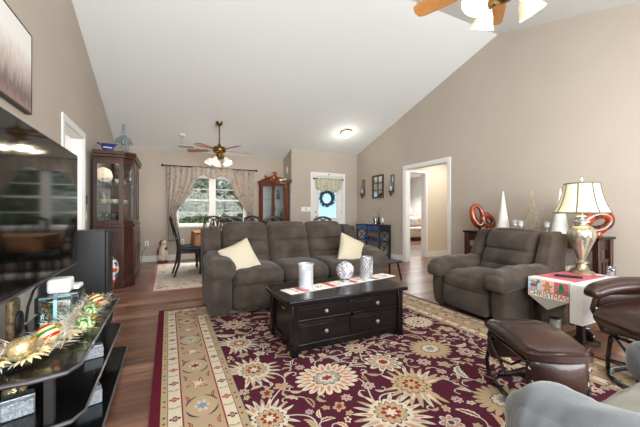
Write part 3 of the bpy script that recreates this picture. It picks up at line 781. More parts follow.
# ================================================================= LAMP TABLE
t = thing('side_table', 'dark lamp table under the white cloth between the taupe and leather chairs', 'side table', (3.16, 1.42, 0))
mb = MB(); mb.box(-.34, .34, -.19, .19, .47, .50); mb.build('table_top', M_espresso, t, bevel=.004)
mb = MB(); mb.box(-.31, .31, -.17, .17, .41, .47); mb.build('apron', M_espresso, t, bevel=.003)
for x in (-.30, .27):
    for y in (-.18, .135): mb = MB(); mb.box(x, x+.045, y, y+.045, 0, .47); mb.build('leg', M_espresso, t, bevel=.003)
mb = MB(); mb.box(-.345, .345, -.196, .196, .501, .505); mb.box(-.345, .345, -.200, -.196, .20, .505); mb.box(-.349, -.345, -.200, -.115, .20, .505)
o = mb.build('tablecloth', mat('white_cloth', (232, 236, 238), .9), loc=(3.16, 1.42, 0), bevel=.002); tag(o, 'plain white cloth over the lamp table, hanging down its near side', 'tablecloth')
# christmas runner: on top and hanging over the -x end, pointed tip
Rm = [mat('burlap_grey', (150, 148, 136), .95, c2=(176, 172, 160), scale=160), mat('holiday_red', (168, 40, 66), .9, c2=(214, 130, 144), scale=120), mat('holiday_sky', (176, 206, 220), .9), mat('holiday_pink', (226, 190, 172), .9),
      mat('holiday_ivory', (234, 228, 216), .9), M_red, mat('reindeer_brown', (150, 96, 66), .9), mat('tree_green', (40, 132, 84), .9), mat('ginger', (196, 124, 82), .9), mat('letter_black', (40, 34, 36), .8)]
t = thing('table_runner', 'holiday runner reading CHRISTMAS with reindeer, gingerbread and tree pictures, hanging off the lamp table', 'table runner', (2.805, 1.455, .507))
mb = MB(); hw = .15
# top stretch
mb.box(0, .60, -hw, hw, 0, .003, 1)
mb.add([(0, -hw, .0035), (.08, -hw, .0035), (.08, hw, .0035), (0, hw, .0035)], [(0,1,2,3)], 4)
X = -.008
def pol(pts, mi, x): # pts in (y,z), front faces -x ; text reads with +y on the left
    mb.add([(x, p[0], p[1]) for p in pts], [tuple(range(len(pts)))], mi)
mb.box(X, X+.004, -hw, hw, -.150, .003, 4)
mb.add([(0, -hw, .003), (X, -hw, -.004), (X, hw, -.004), (0, hw, .003)], [(0,1,2,3)], 4)
# point
mb.prism([(-hw, -.150), (hw, -.150), (0, -.245)], X, X+.004, 'x', 0)
x = X-.0006
bw_ = 2*hw/3
for k, mi in enumerate((2, 3, 1)):
    ya = hw-k*bw_; pol([(ya, -.006), (ya-bw_, -.006), (ya-bw_, -.098), (ya, -.098)], mi, x)
pol([(hw, -.098), (-hw, -.098), (-hw, -.102), (hw, -.102)], 5, x-.0002)
def disc(c, r, mi, xx, sy=1, sz=1, n=14): pol([(c[0]+r*sy*math.cos(2*PI*i/n), c[1]+r*sz*math.sin(2*PI*i/n)) for i in range(n)], mi, xx)
# reindeer
yc = hw-bw_/2; x1 = x-.0004
disc((yc+.005, -.058), .026, 6, x1, 1.1, .6)
for dy in (.025, .012, -.008, -.02): pol([(yc+dy+.005, -.06), (yc+dy, -.06), (yc+dy, -.092), (yc+dy+.005, -.092)], 6, x1)
pol([(yc-.012, -.05), (yc-.026, -.05), (yc-.034, -.022), (yc-.022, -.020)], 6, x1); disc((yc-.034, -.024), .012, 6, x1, 1.2, .8)
for dy in (-.02, -.034): pol([(yc+dy, -.016), (yc+dy-.003, -.016), (yc+dy-.008, -.002), (yc+dy-.004, -.002)], 9, x1)
pol([(yc+.03, -.02), (yc-.022, -.034), (yc-.022, -.042), (yc+.03, -.03)], 5, x1-.0003)
# gingerbread figure
yc = 0.0
disc((yc, -.030), .016, 8, x1); disc((yc, -.060), .018, 8, x1, 1, 1.2)
for sg in (-1, 1): disc((yc+sg*.024, -.050), .011, 8, x1, 1.3, .8); disc((yc+sg*.014, -.083), .011, 8, x1, .9, 1.2)
disc((yc, -.055), .004, 4, x1-.0003); disc((yc, -.066), .004, 4, x1-.0003)
# tree
yc = -bw_
for z0, r in ((-.082, .034), (-.062, .027), (-.042, .020)): pol([(yc+r, z0), (yc-r, z0), (yc, z0+.034)], 7, x1-.0002*(z0 > -.07))
pol([(yc+.005, -.082), (yc-.005, -.082), (yc-.005, -.092), (yc+.005, -.092)], 6, x1)
body = mb.build('runner_cloth', Rm, t, smooth=False)
def text_mesh(s, size, ext=.0005):
    cu = bpy.data.curves.new('txt', 'FONT'); cu.body = s; cu.size = size; cu.extrude = ext; cu.align_x = 'CENTER'
    o = bpy.data.objects.new('txt', cu); COL.objects.link(o); bpy.context.view_layer.update()
    me = bpy.data.meshes.new_from_object(o); bpy.data.objects.remove(o); return me
me = text_mesh('CHRISTMAS', .056, .0004)
mb = MB()
# text x -> -y, text y -> z, facing -x
Mx = Matrix(((0, 0, -1, X-.0008), (-1, 0, 0, 0), (0, 1, 0, -.143), (0, 0, 0, 1)))
mb.add([v.co for v in me.vertices], [tuple(p.vertices) for p in me.polygons], 0, Mx)
k = len(me.polygons)
cx_ = [Mx @ v.co for v in me.vertices]
for i, p in enumerate(me.polygons):
    yy = sum(cx_[j].y for j in p.vertices)/len(p.vertices); mb.m[i] = 0 if yy > -.03 and int((yy+.3)/.036) % 3 else 1
mb.build('lettering', [Rm[9], Rm[5]], t, smooth=False)
# lamp
t = thing('table_lamp', 'lit table lamp with cream paneled bell shade and mercury glass urn body', 'lamp', (3.38, 1.475, .5105))
mb = MB(); mb.lathe([(.095, 0), (.095, .012), (.085, .022), (.06, .03), (.045, .05), (.040, .085), (.055, .095), (.055, .105), (.035, .12)], 32); mb.build('base', mat('antique_silver', (150, 138, 112), .3, .85, c2=(190, 182, 160), scale=14), t)
mb = MB(); mb.lathe([(.030, .12), (.036, .15), (.062, .22), (.095, .30), (.108, .345), (.103, .385), (.076, .425), (.05, .44), (.046, .455)], 36); mb.build('urn_body', mat('mercury_glass', (156, 150, 122), .14, .8, c2=(206, 204, 190), scale=9, bump=.3, bscale=40), t)
mb = MB(); mb.lathe([(.05, .455), (.062, .462), (.062, .472), (.03, .485), (.025, .50), (.045, .512), (.03, .525), (.012, .53), (.012, .62)], 28); mb.build('neck', M_silver, t)
# bell shade, panelled
prof = [(.202, .55), (.196, .565), (.174, .61), (.153, .67), (.138, .73), (.128, .785), (.124, .815)]
mb = MB(); mb.lathe(prof, 48, cap=False)
sh = mb.build('lamp_shade', mat('lamp_linen', (214, 206, 178), .8, emit=.16, emitc=(255, 246, 205)), t, solid=.003)
mb = MB()
for i in range(8):
    a = 2*PI*i/8+.25; mb.tube([((r+.003)*math.cos(a), (r+.003)*math.sin(a), z) for r, z in prof], .0055, 6)
for r, z in (prof[0], prof[-1]): mb.tube([(r*math.cos(2*PI*i/48), r*math.sin(2*PI*i/48), z) for i in range(48)], .006, 6, closed=True)
mb.build('shade_trim', mat('shade_trim', (96, 90, 66), .7), sh)
mb = MB(); mb.sphere((0, 0, .66), .032, 10); mb.build('light_bulb', M_bulb, t)
mb = MB(); mb.cyl((0, 0, .62), (0, 0, .85), .004)
for i in range(3):
    a = 2*PI*i/3; mb.cyl((0, 0, .82), (.124*math.cos(a), .124*math.sin(a), .81), .002)
mb.lathe([(.004, .845), (.014, .855), (.017, .868), (.010, .88), (.0001, .884)], 16); mb.build('finial', M_silver, t)
point('lamp_light', (3.39, 1.465, .5065+.74), 2.6, (1, .85, .62), .05)
mb = MB(); mb.puff((0, 0, .009), (.05, .19, .018), .008, n=8); o = mb.build('remote_control', M_blackm, loc=(3.06, 1.43, .511), rot=(0, 0, .5)); tag(o, 'black remote control lying on the lamp table runner by the lamp', 'remote control')
t = thing('glass_votive', 'small clear glass votive behind the lamp base on the lamp table', 'glass', (3.47, 1.30, .507)); 
mb = MB(); mb.lathe([(.022, 0), (.03, .01), (.034, .06), (.028, .085)], 16, cap=False); mb.build('glass_cup', M_crys, t, solid=.002)
mb = MB(); mb.lathe([(.0001, .003), (.02, .003), (.022, .04), (.0001, .042)], 12); mb.build('wax', mat('pinkish_wax', (190, 140, 140), .5), t)
# things on the floor under the table
t = thing('canister', 'small grey metal cylinder standing on the floor under the lamp table', 'canister', (2.93, 1.47, 0)); mb = MB(); mb.lathe([(.045, 0), (.047, .004), (.047, .15), (.043, .155)], 24); mb.build('body', mat('grey_metal', (122, 124, 122), .4, .6), t); mb = MB(); mb.lathe([(.047, .155), (.047, .17), (.04, .175)], 24); mb.build('lid', M_steel, t)
t = thing('headset', 'tangle of black cable and headphones on the floor under the lamp table', 'headphones', (3.02, 1.30, 0))
mb = MB(); mb.tube([(.08*math.cos(PI*i/12), .0+.02*math.sin(i), .05+.08*math.sin(PI*i/12)) for i in range(13)], .011, 8); mb.build('headband', M_black, t)
for s in (-1, 1): mb = MB(); mb.sphere((s*.08, 0, .045), .042, 12, sc=(.6, 1, 1)); mb.build('earcup', M_black, t)
mb = MB(); mb.tube([(.09*math.cos(i*.7)*(1+.2*math.sin(i*1.9)), -.02+.08*math.sin(i*.7), .012+.008*(i % 4)) for i in range(26)], .0045, 6); mb.build('cable', M_blackm, t)

# ================================================================= SIDEBOARD BEHIND THE RECLINER
t = thing('console_table', 'dark wood sofa table against the right wall behind the taupe recliner', 'console table', (4.42, 2.555, 0))
mb = MB(); mb.box(-.19, .19, -.875, .875, .76, .79); mb.build('table_top', M_espresso, t, bevel=.005)
for x in (-.17, .11):
    for y in (-.86, .80, -.03): mb = MB(); mb.box(x, x+.06, y, y+.06, 0, .76); mb.build('leg', M_darkch, t, bevel=.004)
mb = MB(); mb.box(-.165, .165, -.83, .83, .64, .76); mb.build('apron', M_darkch, t, bevel=.003)
for s in (-1, 1):
    mb = MB(); y = s*.83; mb.box(-.12, .12, y-.012, y+.012, .12, .17); mb.box(-.12, .12, y-.012, y+.012, .5, .54)
    for x in (-.07, 0, .07): mb.box(x-.012, x+.012, y-.01, y+.01, .17, .5)
    mb.build('end_slats', M_darkch, t, bevel=.002)
mb = MB(); mb.box(-.16, .16, -.82, .82, .14, .165); mb.build('shelf', M_darkch, t, bevel=.003)
mb = MB(); mb.box(-.16, .15, -.35, .35, .165, .64); b = mb.build('cabinet_body', M_darkch, t, bevel=.003)
for s in (-1, 1): mb = MB(); mb.box(-.175, -.16, min(s*.01, s*.34), max(s*.01, s*.34), .18, .62); d = mb.build('door', M_darkch, t, bevel=.004); mb = MB(); mb.sphere((-.185, s*.04, .4), .012, 8); mb.build('knob', M_steel, d)
rnd = random.Random(5)
x = -.76
for i, c in enumerate(((70, 110, 150), (160, 170, 180), (130, 60, 60), (60, 80, 110), (190, 180, 160), (90, 120, 150))):
    h = rnd.uniform(.2, .27); wd = rnd.uniform(.025, .045)
    mb = MB(); mb.box(-.09, .09, 0, wd, 0, h); mb.box(-.085, .092, .003, wd-.003, .004, h-.004)
    o = mb.build('book', [mat('book_%d' % i, c, .6)], loc=(4.36, 2.57+x, .166), bevel=.002); x += wd+.004
    tag(o, ['steel blue', 'light grey', 'faded red', 'navy blue', 'cream', 'pale blue'][i]+' upright book on the low shelf of the dark wood sofa table', 'book', 'books on the console shelf')
# copper swirl sculptures
M_copper = mat('burnt_orange_glaze', (48, 15, 6), .2, .0, c2=(168, 66, 18), scale=11, coat=.5, contrast=.12)
def swirl(loc, rz, label, kind):
    t = thing('sculpture', label, 'sculpture', loc, rz, 'glazed swirl sculptures')
    mb = MB(); mb.lathe([(.05, 0), (.055, .008), (.04, .02), (.02, .03)], 20); mb.build('foot', M_copper, t)
    mb = MB()
    if kind == 0: # tall loop and small loop, heart like, local x across
        pts = []
        for i in range(22):
            a = -PI*.55+2*PI*i/22*1.0; r = 1
            pts.append((-.065+.075*math.cos(a)-.03*math.sin(a), 0, .24+.155*math.sin(a)))
        rr = [.030+.026*abs(math.cos(PI*i/22))**1.5 for i in range(22)]
        mb.tube(pts, rr, 10, closed=True)
        pts = [(.085+.075*math.cos(2*PI*i/20+.4), 0, .155+.088*math.sin(2*PI*i/20)) for i in range(20)]
        rr = [.030+.024*abs(math.sin(PI*i/20)) for i in range(20)]
        mb.tube(pts, rr, 10, closed=True)
        mb.tube([(0, 0, .02), (-.03, 0, .07), (-.06, 0, .13)], [.04, .04, .03], 10)
        mb.tube([(0, 0, .02), (.03, 0, .06), (.06, 0, .10)], [.04, .038, .03], 10)
    else: # reclining oval ring
        pts = [(.0+.115*math.cos(2*PI*i/28)+.03*math.sin(2*PI*i/28), .0, .165+.095*math.sin(2*PI*i/28)) for i in range(28)]
        rr = [.042+.035*(.5-.5*math.cos(2*PI*i/28)) for i in range(28)]
        mb.tube(pts, rr, 12, closed=True); mb.tube([(0, 0, .02), (.01, 0, .08)], [.05, .05], 10)
    mb.build('loops', M_copper, t)
swirl((4.44, 3.24, .791), math.radians(-35), 'burnt orange glazed double loop sculpture at the far end of the sofa table', 0)
swirl((4.40, 1.775, .791), math.radians(-52), 'burnt orange glazed oval ring sculpture behind the lit lamp', 1)
# cones
M_cone = mat('white_cone', (236, 234, 228), .7, bump=.6, bscale=110)
def cone(loc, h, r, label):
    t = thing('cone_tree', label, 'decorative tree', loc, 0, 'white cone trees'); mb = MB(); mb.lathe([(r, 0), (r, .01), (r*.5, h*.5), (.006, h-.004), (.0001, h)], 36); mb.build('cone', M_cone, t)
    mb = MB(); mb.lathe([(r+.004, 0), (r+.004, .012)], 36); mb.build('base_ring', M_silver, t)
cone((4.44, 2.90, .791), .60, .092, 'white cone tree next to the double loop sculpture')
cone((4.44, 2.16, .791), .58, .10, 'white cone tree partly hidden by the lamp shade')
t = thing('wire_tree', 'champagne beaded wire cone tree between the two white cone trees', 'decorative tree', (4.44, 2.50, .791))
M_champ = mat('champagne_beads', (196, 184, 158), .35, .6)
mb = MB(); rnd = random.Random(2); h, r = .58, .10
for i in range(9): a = 2*PI*i/9; mb.tube([(r*math.cos(a), r*math.sin(a), 0), (.002*math.cos(a), .002*math.sin(a), h)], .0025, 4)
for k in range(2): mb.tube([(r*(1-i/120)*math.cos(i*.45*(1 if k else -1)), r*(1-i/120)*math.sin(i*.45*(1 if k else -1)), h*i/120) for i in range(119)], .003, 4)
mb.build('wire_frame', M_champ, t)
mb = MB()
for i in range(260):
    u = rnd.random()**1.5; a = rnd.uniform(0, 2*PI); rr = r*(1-u)+.004; mb.sphere((rr*math.cos(a), rr*math.sin(a), h*u), rnd.uniform(.005, .009), 3)
mb.build('beads', M_champ, t)['kind'] = 'stuff'
def holder(loc, h, label):
    t = thing('candle_holder', label, 'candle holder', loc, 0, 'glass holders on the sofa table')
    mb = MB(); mb.lathe([(.03, 0), (.032, .006), (.01, .015), (.008, h*.45), (.02, h*.5), (.034, h*.56), (.036, h)], 18, cap=False); mb.build('glass', M_frost, t, solid=.002)
    mb = MB(); mb.lathe([(.0001, h*.57), (.028, h*.57), (.028, h*.9), (.0001, h*.92)], 16); mb.build('candle', M_china, t)
holder((4.34, 2.665, .791), .18, 'short glass holder with white candle left of the wire tree')
holder((4.34, 2.59, .791), .17, 'short glass holder with white candle right in front of the wire tree')
holder((4.42, 2.30, .791), .16, 'glass holder with white candle beside the cone tree behind the lamp')
# ================================================================= TV WALL
t = thing('television', 'large flat black television standing at the left edge, reflecting the dining window', 'television', (-.60, 2.15, .435))
mb = MB(); mb.box(-.045, 0, -.69, .69, .255, 1.045); mb.box(-.075, -.045, -.5, .5, .32, .75); mb.build('housing', M_blackm, t, bevel=.003)
mb = MB(); mb.box(.0005, .002, -.680, .680, .27, 1.037); mb.build('screen', M_screen, t)
mb = MB(); mb.box(.0, .006, -.69, .69, .253, .262); mb.build('bottom_bezel', M_grey_edge, t)
for s in (-1, 1):
    mb = MB(); mb.tube([(.10, s*.50, .006), (-.02, s*.5, .03), (-.02, s*.5, .255)], .009, 8); mb.tube([(-.10, s*.50, .006), (-.02, s*.5, .03)], .009, 8); mb.build('foot', M_blackm, t)
# stand: three glass-edged tiers
t = thing('media_stand', 'low black three tier media stand under the television', 'media stand', (-.72, 2.13, 0))
def tier(z, dx, h=.022):
    x1 = .39+dx; y = .615+dx*.3
    return [(0, -y), (x1-.14, -y), (x1-.03, -y+.03), (x1, -y+.09), (x1, y-.03), (x1-.03, y), (0, y)]
for z, dx, n in ((.410, 0, 'top_shelf'), (.215, .015, 'middle_shelf'), (.03, .05, 'bottom_shelf')):
    mb = MB(); mb.prism(tier(z, dx), z, z+.020); sh = mb.build(n, M_black, t)
    P = tier(z, dx+.003); mb = MB(); mb.tube([(p[0], p[1], z+.012) for p in P[:-1]], .0065, 6); mb.build('metal_edge', M_grey_edge, sh)
mb = MB(); mb.box(.0, .02, -.60, .60, .05, .41); mb.box(.02, .34, -.012, .012, .235, .41); mb.box(.02, .34, -.012, .012, .05, .215); mb.build('panel', M_blackm, t)
for y in (-.59, .565):
    for x in (.03, .29): mb = MB(); mb.box(x, x+.03, y, y+.03, 0, .41); mb.build('post', M_blackm, t)
zs = .4305
# tower speaker
t = thing('tower_speaker', 'tall black floor speaker just beyond the television', 'speaker', (-.72, 3.42, 0))
mb = MB(); mb.box(-.22, .22, -.13, .13, .03, .905); mb.build('cabinet', mat('black_ash', (26, 27, 30), .45, c2=(34, 35, 38), scale=10, stretch=(8, 8, 1)), t, bevel=.004)
mb = MB(); mb.box(.221, .245, -.12, .12, .05, .895); mb.build('grille', M_blackm, t, bevel=.004)
mb = MB(); mb.box(-.2, .24, -.15, .15, 0, .03); mb.build('plinth', M_black, t)
mb = MB(); mb.prism([(-.02, 0), (.05, 0), (.01, .13), (-.005, .13)], -.015, .015, 'y'); o = mb.build('figurine', M_blackm, loc=(-.88, 3.42, .907), bevel=.004); tag(o, 'small dark wedge shaped ornament on top of the tower speaker', 'ornament')
# urn on the floor
t = thing('floor_vase', 'tall white porcelain vase with red floral pattern behind the tower speaker', 'vase', (-.73, 4.66, 0))
mb = MB(); mb.lathe([(.09, 0), (.085, .02), (.10, .10), (.155, .26), (.172, .36), (.15, .46), (.085, .53), (.06, .57), (.062, .62), (.085, .645), (.08, .65), (.055, .625)], 32)
mb.build('vase_body', voro('imari', [(232, 232, 236), (180, 60, 40), (222, 224, 232), (60, 70, 130), (236, 236, 236), (196, 90, 50)], 24, .15, 0), t)
mb = MB(); mb.lathe([(.095, 0), (.095, .012)], 30); mb.build('foot_ring', M_blue, t)
# items on the stand
t = thing('router', 'white boxy wireless router lying behind the television bottom edge', 'router', (-.63, 2.60, zs+.10))
mb = MB(); mb.puff((0, -.03, .055), (.12, .13, .095), .02, n=8); mb.build('housing', M_white, t); mb = MB(); mb.puff((.02, .09, .02), (.13, .13, .03), .01, n=6); mb.build('tray', M_white, t)
t = thing('centre_speaker', 'black horizontal speaker under the white router', 'speaker', (-.63, 2.60, zs)); mb = MB(); mb.box(-.11, .11, -.12, .12, 0, .098); mb.build('cabinet', M_blackm, t, bevel=.008); mb = MB(); mb.lathe([(.05, 0), (.05, .006), (.035, .002), (.01, .008)], 20, M=T(.11, 0, .05, 0, PI/2)); mb.build('driver', M_grey_edge, t)
o = MB().tube([(-.72, 2.30, .44), (-.72, 2.33, .52), (-.71, 2.38, .60), (-.69, 2.44, .64), (-.67, 2.50, .645)], .007, 8).build('power_cable', M_blackm); tag(o, 'black cable arching up from the media stand toward the white router', 'cable')
# glass gift boxes with lights
M_gb = pane_mat('gift_box_glass', (225, 245, 245), .25)
t = thing('glass_box', 'clear glass block gift box with teal ribbon and tiny lights under the television', 'decorative box', (-.575, 2.24, zs), .25)
mb = MB(); mb.box(-.07, .07, -.085, .085, 0, .145); mb.build('glass_block', M_gb, t, bevel=.006)
mb = MB(); mb.box(.0702, .0715, -.008, .008, .0, .146); mb.box(-.0715, .0715, -.008, .008, .1455, .147); mb.box(-.008, .008, -.0865, .0865, .1455, .1472); mb.box(-.008, .008, -.0866, -.0853, 0, .146); mb.build('ribbon', mat('teal_ribbon', (140, 190, 200), .3, .2), t)
mb = MB(); rnd = random.Random(8)
for i in range(26): mb.sphere((rnd.uniform(-.055, .055), rnd.uniform(-.07, .07), rnd.uniform(.02, .12)), .008, 4, rnd.choice((0, 1, 2)))
mb.build('inner_beads', [M_red, M_green, M_gold], t)['kind'] = 'stuff'
t = thing('glass_box', 'second clear glass box, farther back and partly behind the teal ribbon one', 'decorative box', (-.56, 2.42, zs), .3)
mb = MB(); mb.box(-.05, .05, -.06, .06, 0, .12); mb.build('glass_block', M_crys, t, bevel=.006); mb = MB(); mb.box(.0502, .0515, -.008, .008, 0, .122); mb.box(-.0515, .0515, -.008, .008, .1205, .122); mb.build('ribbon', M_silver, t)
# garland of straw and tinsel: uncountable strands
mb = MB(); rnd = random.Random(21)
path = [(-.68, 1.60), (-.60, 1.68), (-.51, 1.78), (-.47, 1.92), (-.47, 2.15), (-.45, 2.4), (-.45, 2.6)]
def on_path(u):
    k = u*(len(path)-1); i = min(int(k), len(path)-2); f = k-i; return path[i][0]*(1-f)+path[i+1][0]*f, path[i][1]*(1-f)+path[i+1][1]*f
for i in range(3200):
    u = rnd.random(); cx, cy = on_path(u); cx += rnd.gauss(0, .036); a = rnd.uniform(0, 2*PI); L = rnd.uniform(.03, .10); up = rnd.uniform(0.0, .7); z0 = zs+.008+rnd.random()*.045
    wd = rnd.uniform(.0012, .0035)
    d = Vector((math.cos(a), math.sin(a), up*.7)).normalized(); n_ = Vector((-math.sin(a), math.cos(a), 0))*wd
    p = Vector((cx, cy, z0)); q = p+d*L*.6; e = p+d*L; e.z -= .004
    if e.z < zs+.006: e.z = zs+.006
    mb.add([p-n_*.5, p+n_*.5, q+n_, q-n_, e], [(0,1,2,3), (3,2,4)], rnd.choice((0, 0, 0, 1, 1, 1, 1, 1, 2)))
o = mb.build('garland', [mat('gold_straw', (226, 200, 146), .5), mat('iridescent_tinsel', (240, 238, 230), .4, .0), mat('pine_needles', (70, 96, 62), .7)], smooth=False); tag(o, 'gold straw and tinsel garland spread along the top of the media stand', 'garland', kind='stuff')
mb = MB()
rnd = random.Random(4)
for (cx, cy, a0) in ((-.50, 1.72, -.5), (-.44, 1.90, -.7), (-.60, 1.63, -1.2), (-.42, 2.46, -.2), (-.52, 1.66, -1.0)):
    t = thing('gold_leaf_pick', 'gold glitter pointed leaf spray among the garland on the media stand', 'decorative leaves', (cx, cy, zs+.022), 0, 'gold leaf sprays in the garland')
    mb = MB()
    for k in range(5):
        a = a0+(k-2)*.45; L = rnd.uniform(.05, .075); pts = []
        for i in range(9):
            u = i/8; w_ = .011*math.sin(PI*min(1, u*.95+.05))*(1-.3*(i % 2)); c = Vector((math.cos(a)*L*u, math.sin(a)*L*u, .012*math.sin(PI*u)+.008*k*.4)); n_ = Vector((-math.sin(a), math.cos(a), .15))*w_
            pts += [c-n_, c+n_]
        mb.add(pts, [(2*i, 2*i+1, 2*i+3, 2*i+2) for i in range(8)])
    mb.build('leaves', mat('gold_glitter', (210, 180, 120), .5, .1, c2=(236, 218, 172), scale=120), t, solid=.0015)
# ornaments
def stripes(name, cols, k, tilt):
    m = bpy.data.materials.new(name); m.use_nodes = True; nt = m.node_tree; N = nt.nodes; L = nt.links; b = N['Principled BSDF']
    tc = N.new('ShaderNodeTexCoord'); mp = N.new('ShaderNodeMapping'); mp.inputs['Rotation'].default_value = tilt; L.new(tc.outputs['Object'], mp.inputs[0])
    wv = N.new('ShaderNodeTexWave'); wv.wave_profile = 'SAW'; wv.bands_direction = 'Z'; wv.inputs['Scale'].default_value = k; wv.inputs['Distortion'].default_value = 1.2; wv.inputs['Detail'].default_value = 1; L.new(mp.outputs[0], wv.inputs[0])
    r = N.new('ShaderNodeValToRGB'); r.color_ramp.interpolation = 'CONSTANT'; e = r.color_ramp.elements; e[0].color = lin(cols[0]); e[1].color = lin(cols[-1]); e[1].position = 1-1/len(cols)
    for i, c in enumerate(cols[1:-1]): q = e.new((i+1)/len(cols)); q.color = lin(c)
    L.new(wv.outputs[0], r.inputs[0]); L.new(r.outputs[0], b.inputs[0]); b.inputs['Roughness'].default_value = .25; b.inputs['Metallic'].default_value = .2; return m
M_str = stripes('striped_glaze', [(190, 34, 38), (232, 214, 160), (60, 120, 62), (226, 206, 150)], 6.5, (0.5, .5, 0))
M_merc = mat('gold_mercury', (176, 150, 96), .22, .75, c2=(232, 218, 176), scale=34, bump=.9, bscale=46)
M_grn = mat('green_gold_net', (48, 104, 58), .3, .3, c2=(206, 216, 160), scale=75, contrast=.06)
def ornament(loc, r, m, label, squash=.94, rot=(0, .5, .3)):
    t = thing('ornament', label, 'christmas ornament', loc, 0, 'large ornaments on the media stand')
    mb = MB(); mb.sphere((0, 0, r*squash), r, 20, sc=(1, 1, squash)); mb.build('ball', m, t)
    mb = MB(); mb.lathe([(.012, 0), (.012, .014), (.005, .018)], 12, M=T(r*.97*math.sin(.9), 0, r*squash+r*.9*math.cos(.9)*squash, 0, .9)); mb.build('cap', M_gold, t)
ornament((-.545, 1.69, zs+.02), .048, M_merc, 'large gold mercury glass ball ornament nearest the camera')
ornament((-.495, 1.83, zs+.035), .042, M_str, 'red, cream and green striped ball ornament in the middle of the garland')
ornament((-.385, 1.97, zs+.01), .045, M_grn, 'nearer green and gold netted ball ornament near the stand edge')
ornament((-.41, 2.22, zs+.012), .044, M_grn, 'farther green and gold netted ball ornament beside the far striped one')
ornament((-.425, 2.46, zs+.02), .043, M_str, 'far striped ball ornament by the tower speaker end')
ornament((-.60, 1.80, zs-.195), .043, M_merc, 'gold ball below the stand top, added as the reflection of the ball above')  # added ball stands in for the gold ball's reflection in the glossy stand
for (x, y, z, s, lab) in ((-.385, 2.16, .2365, .045, 'far silver glitter box on the middle shelf of the media stand'), (-.55, 1.68, .2365, .05, 'small silver glitter box on the middle shelf under the gold ball'), (-.38, 2.02, .0515, .055, 'silver glitter box with bow on the bottom shelf of the media stand'), (-.50, 1.66, .0515, .07, 'silver glitter box on the bottom shelf at the near end')):
    t = thing('glitter_box', lab, 'gift box', (x, y, z), .3, 'silver glitter boxes on the media stand')
    mb = MB(); mb.box(-s, s, -s, s, 0, s*1.3); mb.build('box', mat('silver_glitter', (120, 130, 140), .3, .7, c2=(196, 204, 210), scale=150, bump=.8, bscale=200), t, bevel=.006)
    mb = MB(); mb.box(-s-.001, s+.001, -.012, .012, -.0, s*1.3+.002)
    for q in (-1, 1): mb.tube([(0, 0, s*1.3), (.0, q*.02, s*1.3+.03), (0, q*.045, s*1.3+.02), (0, 0, s*1.3+.003)], .006, 6)
    mb.build('ribbon', M_steel, t)
t = thing('nutcracker_plaque', 'dark oval framed decoration with gold trim at the far left under the television', 'decoration', (-.69, 2.05, zs))
mb = MB(); mb.puff((0, 0, .10), (.035, .09, .20), .015, n=8); mb.build('panel', mat('ornate_dark', (34, 28, 26), .4, .2, c2=(120, 100, 70), scale=60), t)
mb = MB(); mb.tube([(.025, .03*math.cos(2*PI*i/20), .08+.05*math.sin(2*PI*i/20)) for i in range(20)], .008, 6, closed=True); mb.build('oval_ring', M_blackm, t)
mb = MB(); mb.puff((0, 0, .235), (.035, .07, .05), .015, n=6); mb.build('crown', M_gold, t)
# canvas picture
def art():
    m = bpy.data.materials.new('misty_forest_print'); m.use_nodes = True; nt = m.node_tree; N = nt.nodes; L = nt.links; b = N['Principled BSDF']
    tc = N.new('ShaderNodeTexCoord'); sp = N.new('ShaderNodeSeparateXYZ'); L.new(tc.outputs['Object'], sp.inputs[0])
    mp = N.new('ShaderNodeMapping'); mp.inputs['Scale'].default_value = (1, 14, 3); L.new(tc.outputs['Object'], mp.inputs[0])
    n = N.new('ShaderNodeTexNoise'); n.inputs['Scale'].default_value = 3; n.inputs['Detail'].default_value = 5; L.new(mp.outputs[0], n.inputs['Vector'])
    a = N.new('ShaderNodeMath'); a.operation = 'MULTIPLY_ADD'; a.inputs[1].default_value = .22; L.new(n.outputs[0], a.inputs[0]); L.new(sp.outputs[2], a.inputs[2])
    r = N.new('ShaderNodeValToRGB'); L.new(a.outputs[0], r.inputs[0]); e = r.color_ramp.elements
    e[0].position = 0; e[0].color = lin((132, 108, 100)); e[1].position = .55; e[1].color = lin((236, 232, 226))
    for p, c in ((.14, (150, 122, 114)), (.20, (112, 96, 90)), (.27, (160, 140, 132)), (.38, (200, 186, 178))): q = e.new(p); q.color = lin(c)
    L.new(r.outputs[0], b.inputs[0]); b.inputs['Roughness'].default_value = .7; return m
t = thing('canvas_print', 'pale misty forest canvas print hanging above the television', 'picture', (-.965, 2.71, 1.83))
mb = MB(); mb.box(-.02, .015, -.42, .42, 0, .59); mb.build('canvas', art(), t)
mb = MB()
for q in ((-.43, -.42, -.01, .60), (.42, .43, -.01, .60), (-.43, .43, -.012, 0), (-.43, .43, .59, .60)): mb.box(-.022, .018, q[0], q[1], q[2], q[3])
mb.build('edge_frame', mat('dark_canvas_edge', (52, 46, 42), .5), t)
t = thing('thermostat', 'small black control panel on the left wall beside the cabinet', 'wall control', (XL+.001, 5.085, 1.24)); mb = MB(); mb.box(0, .015, -.035, .035, -.06, .06); mb.build('panel', M_blackm, t, bevel=.003)
t = thing('light_switch', 'white switch plate on the left wall below the black control panel', 'light switch', (XL+.001, 5.085, 1.02)); mb = MB(); mb.box(0, .008, -.04, .04, -.06, .06); mb.build('plate', M_white, t, bevel=.002); mb = MB(); mb.box(.008, .014, -.01, .01, -.02, .02); mb.build('toggle', M_white, t)

t = thing('white_panel', 'plain white panel leaning on the left wall behind the media stand', 'panel', (-.985, 3.40, .0)); mb = MB(); mb.box(0, .02, -.50, .62, .0, .86); mb.build('board', M_white, t, bevel=.003)
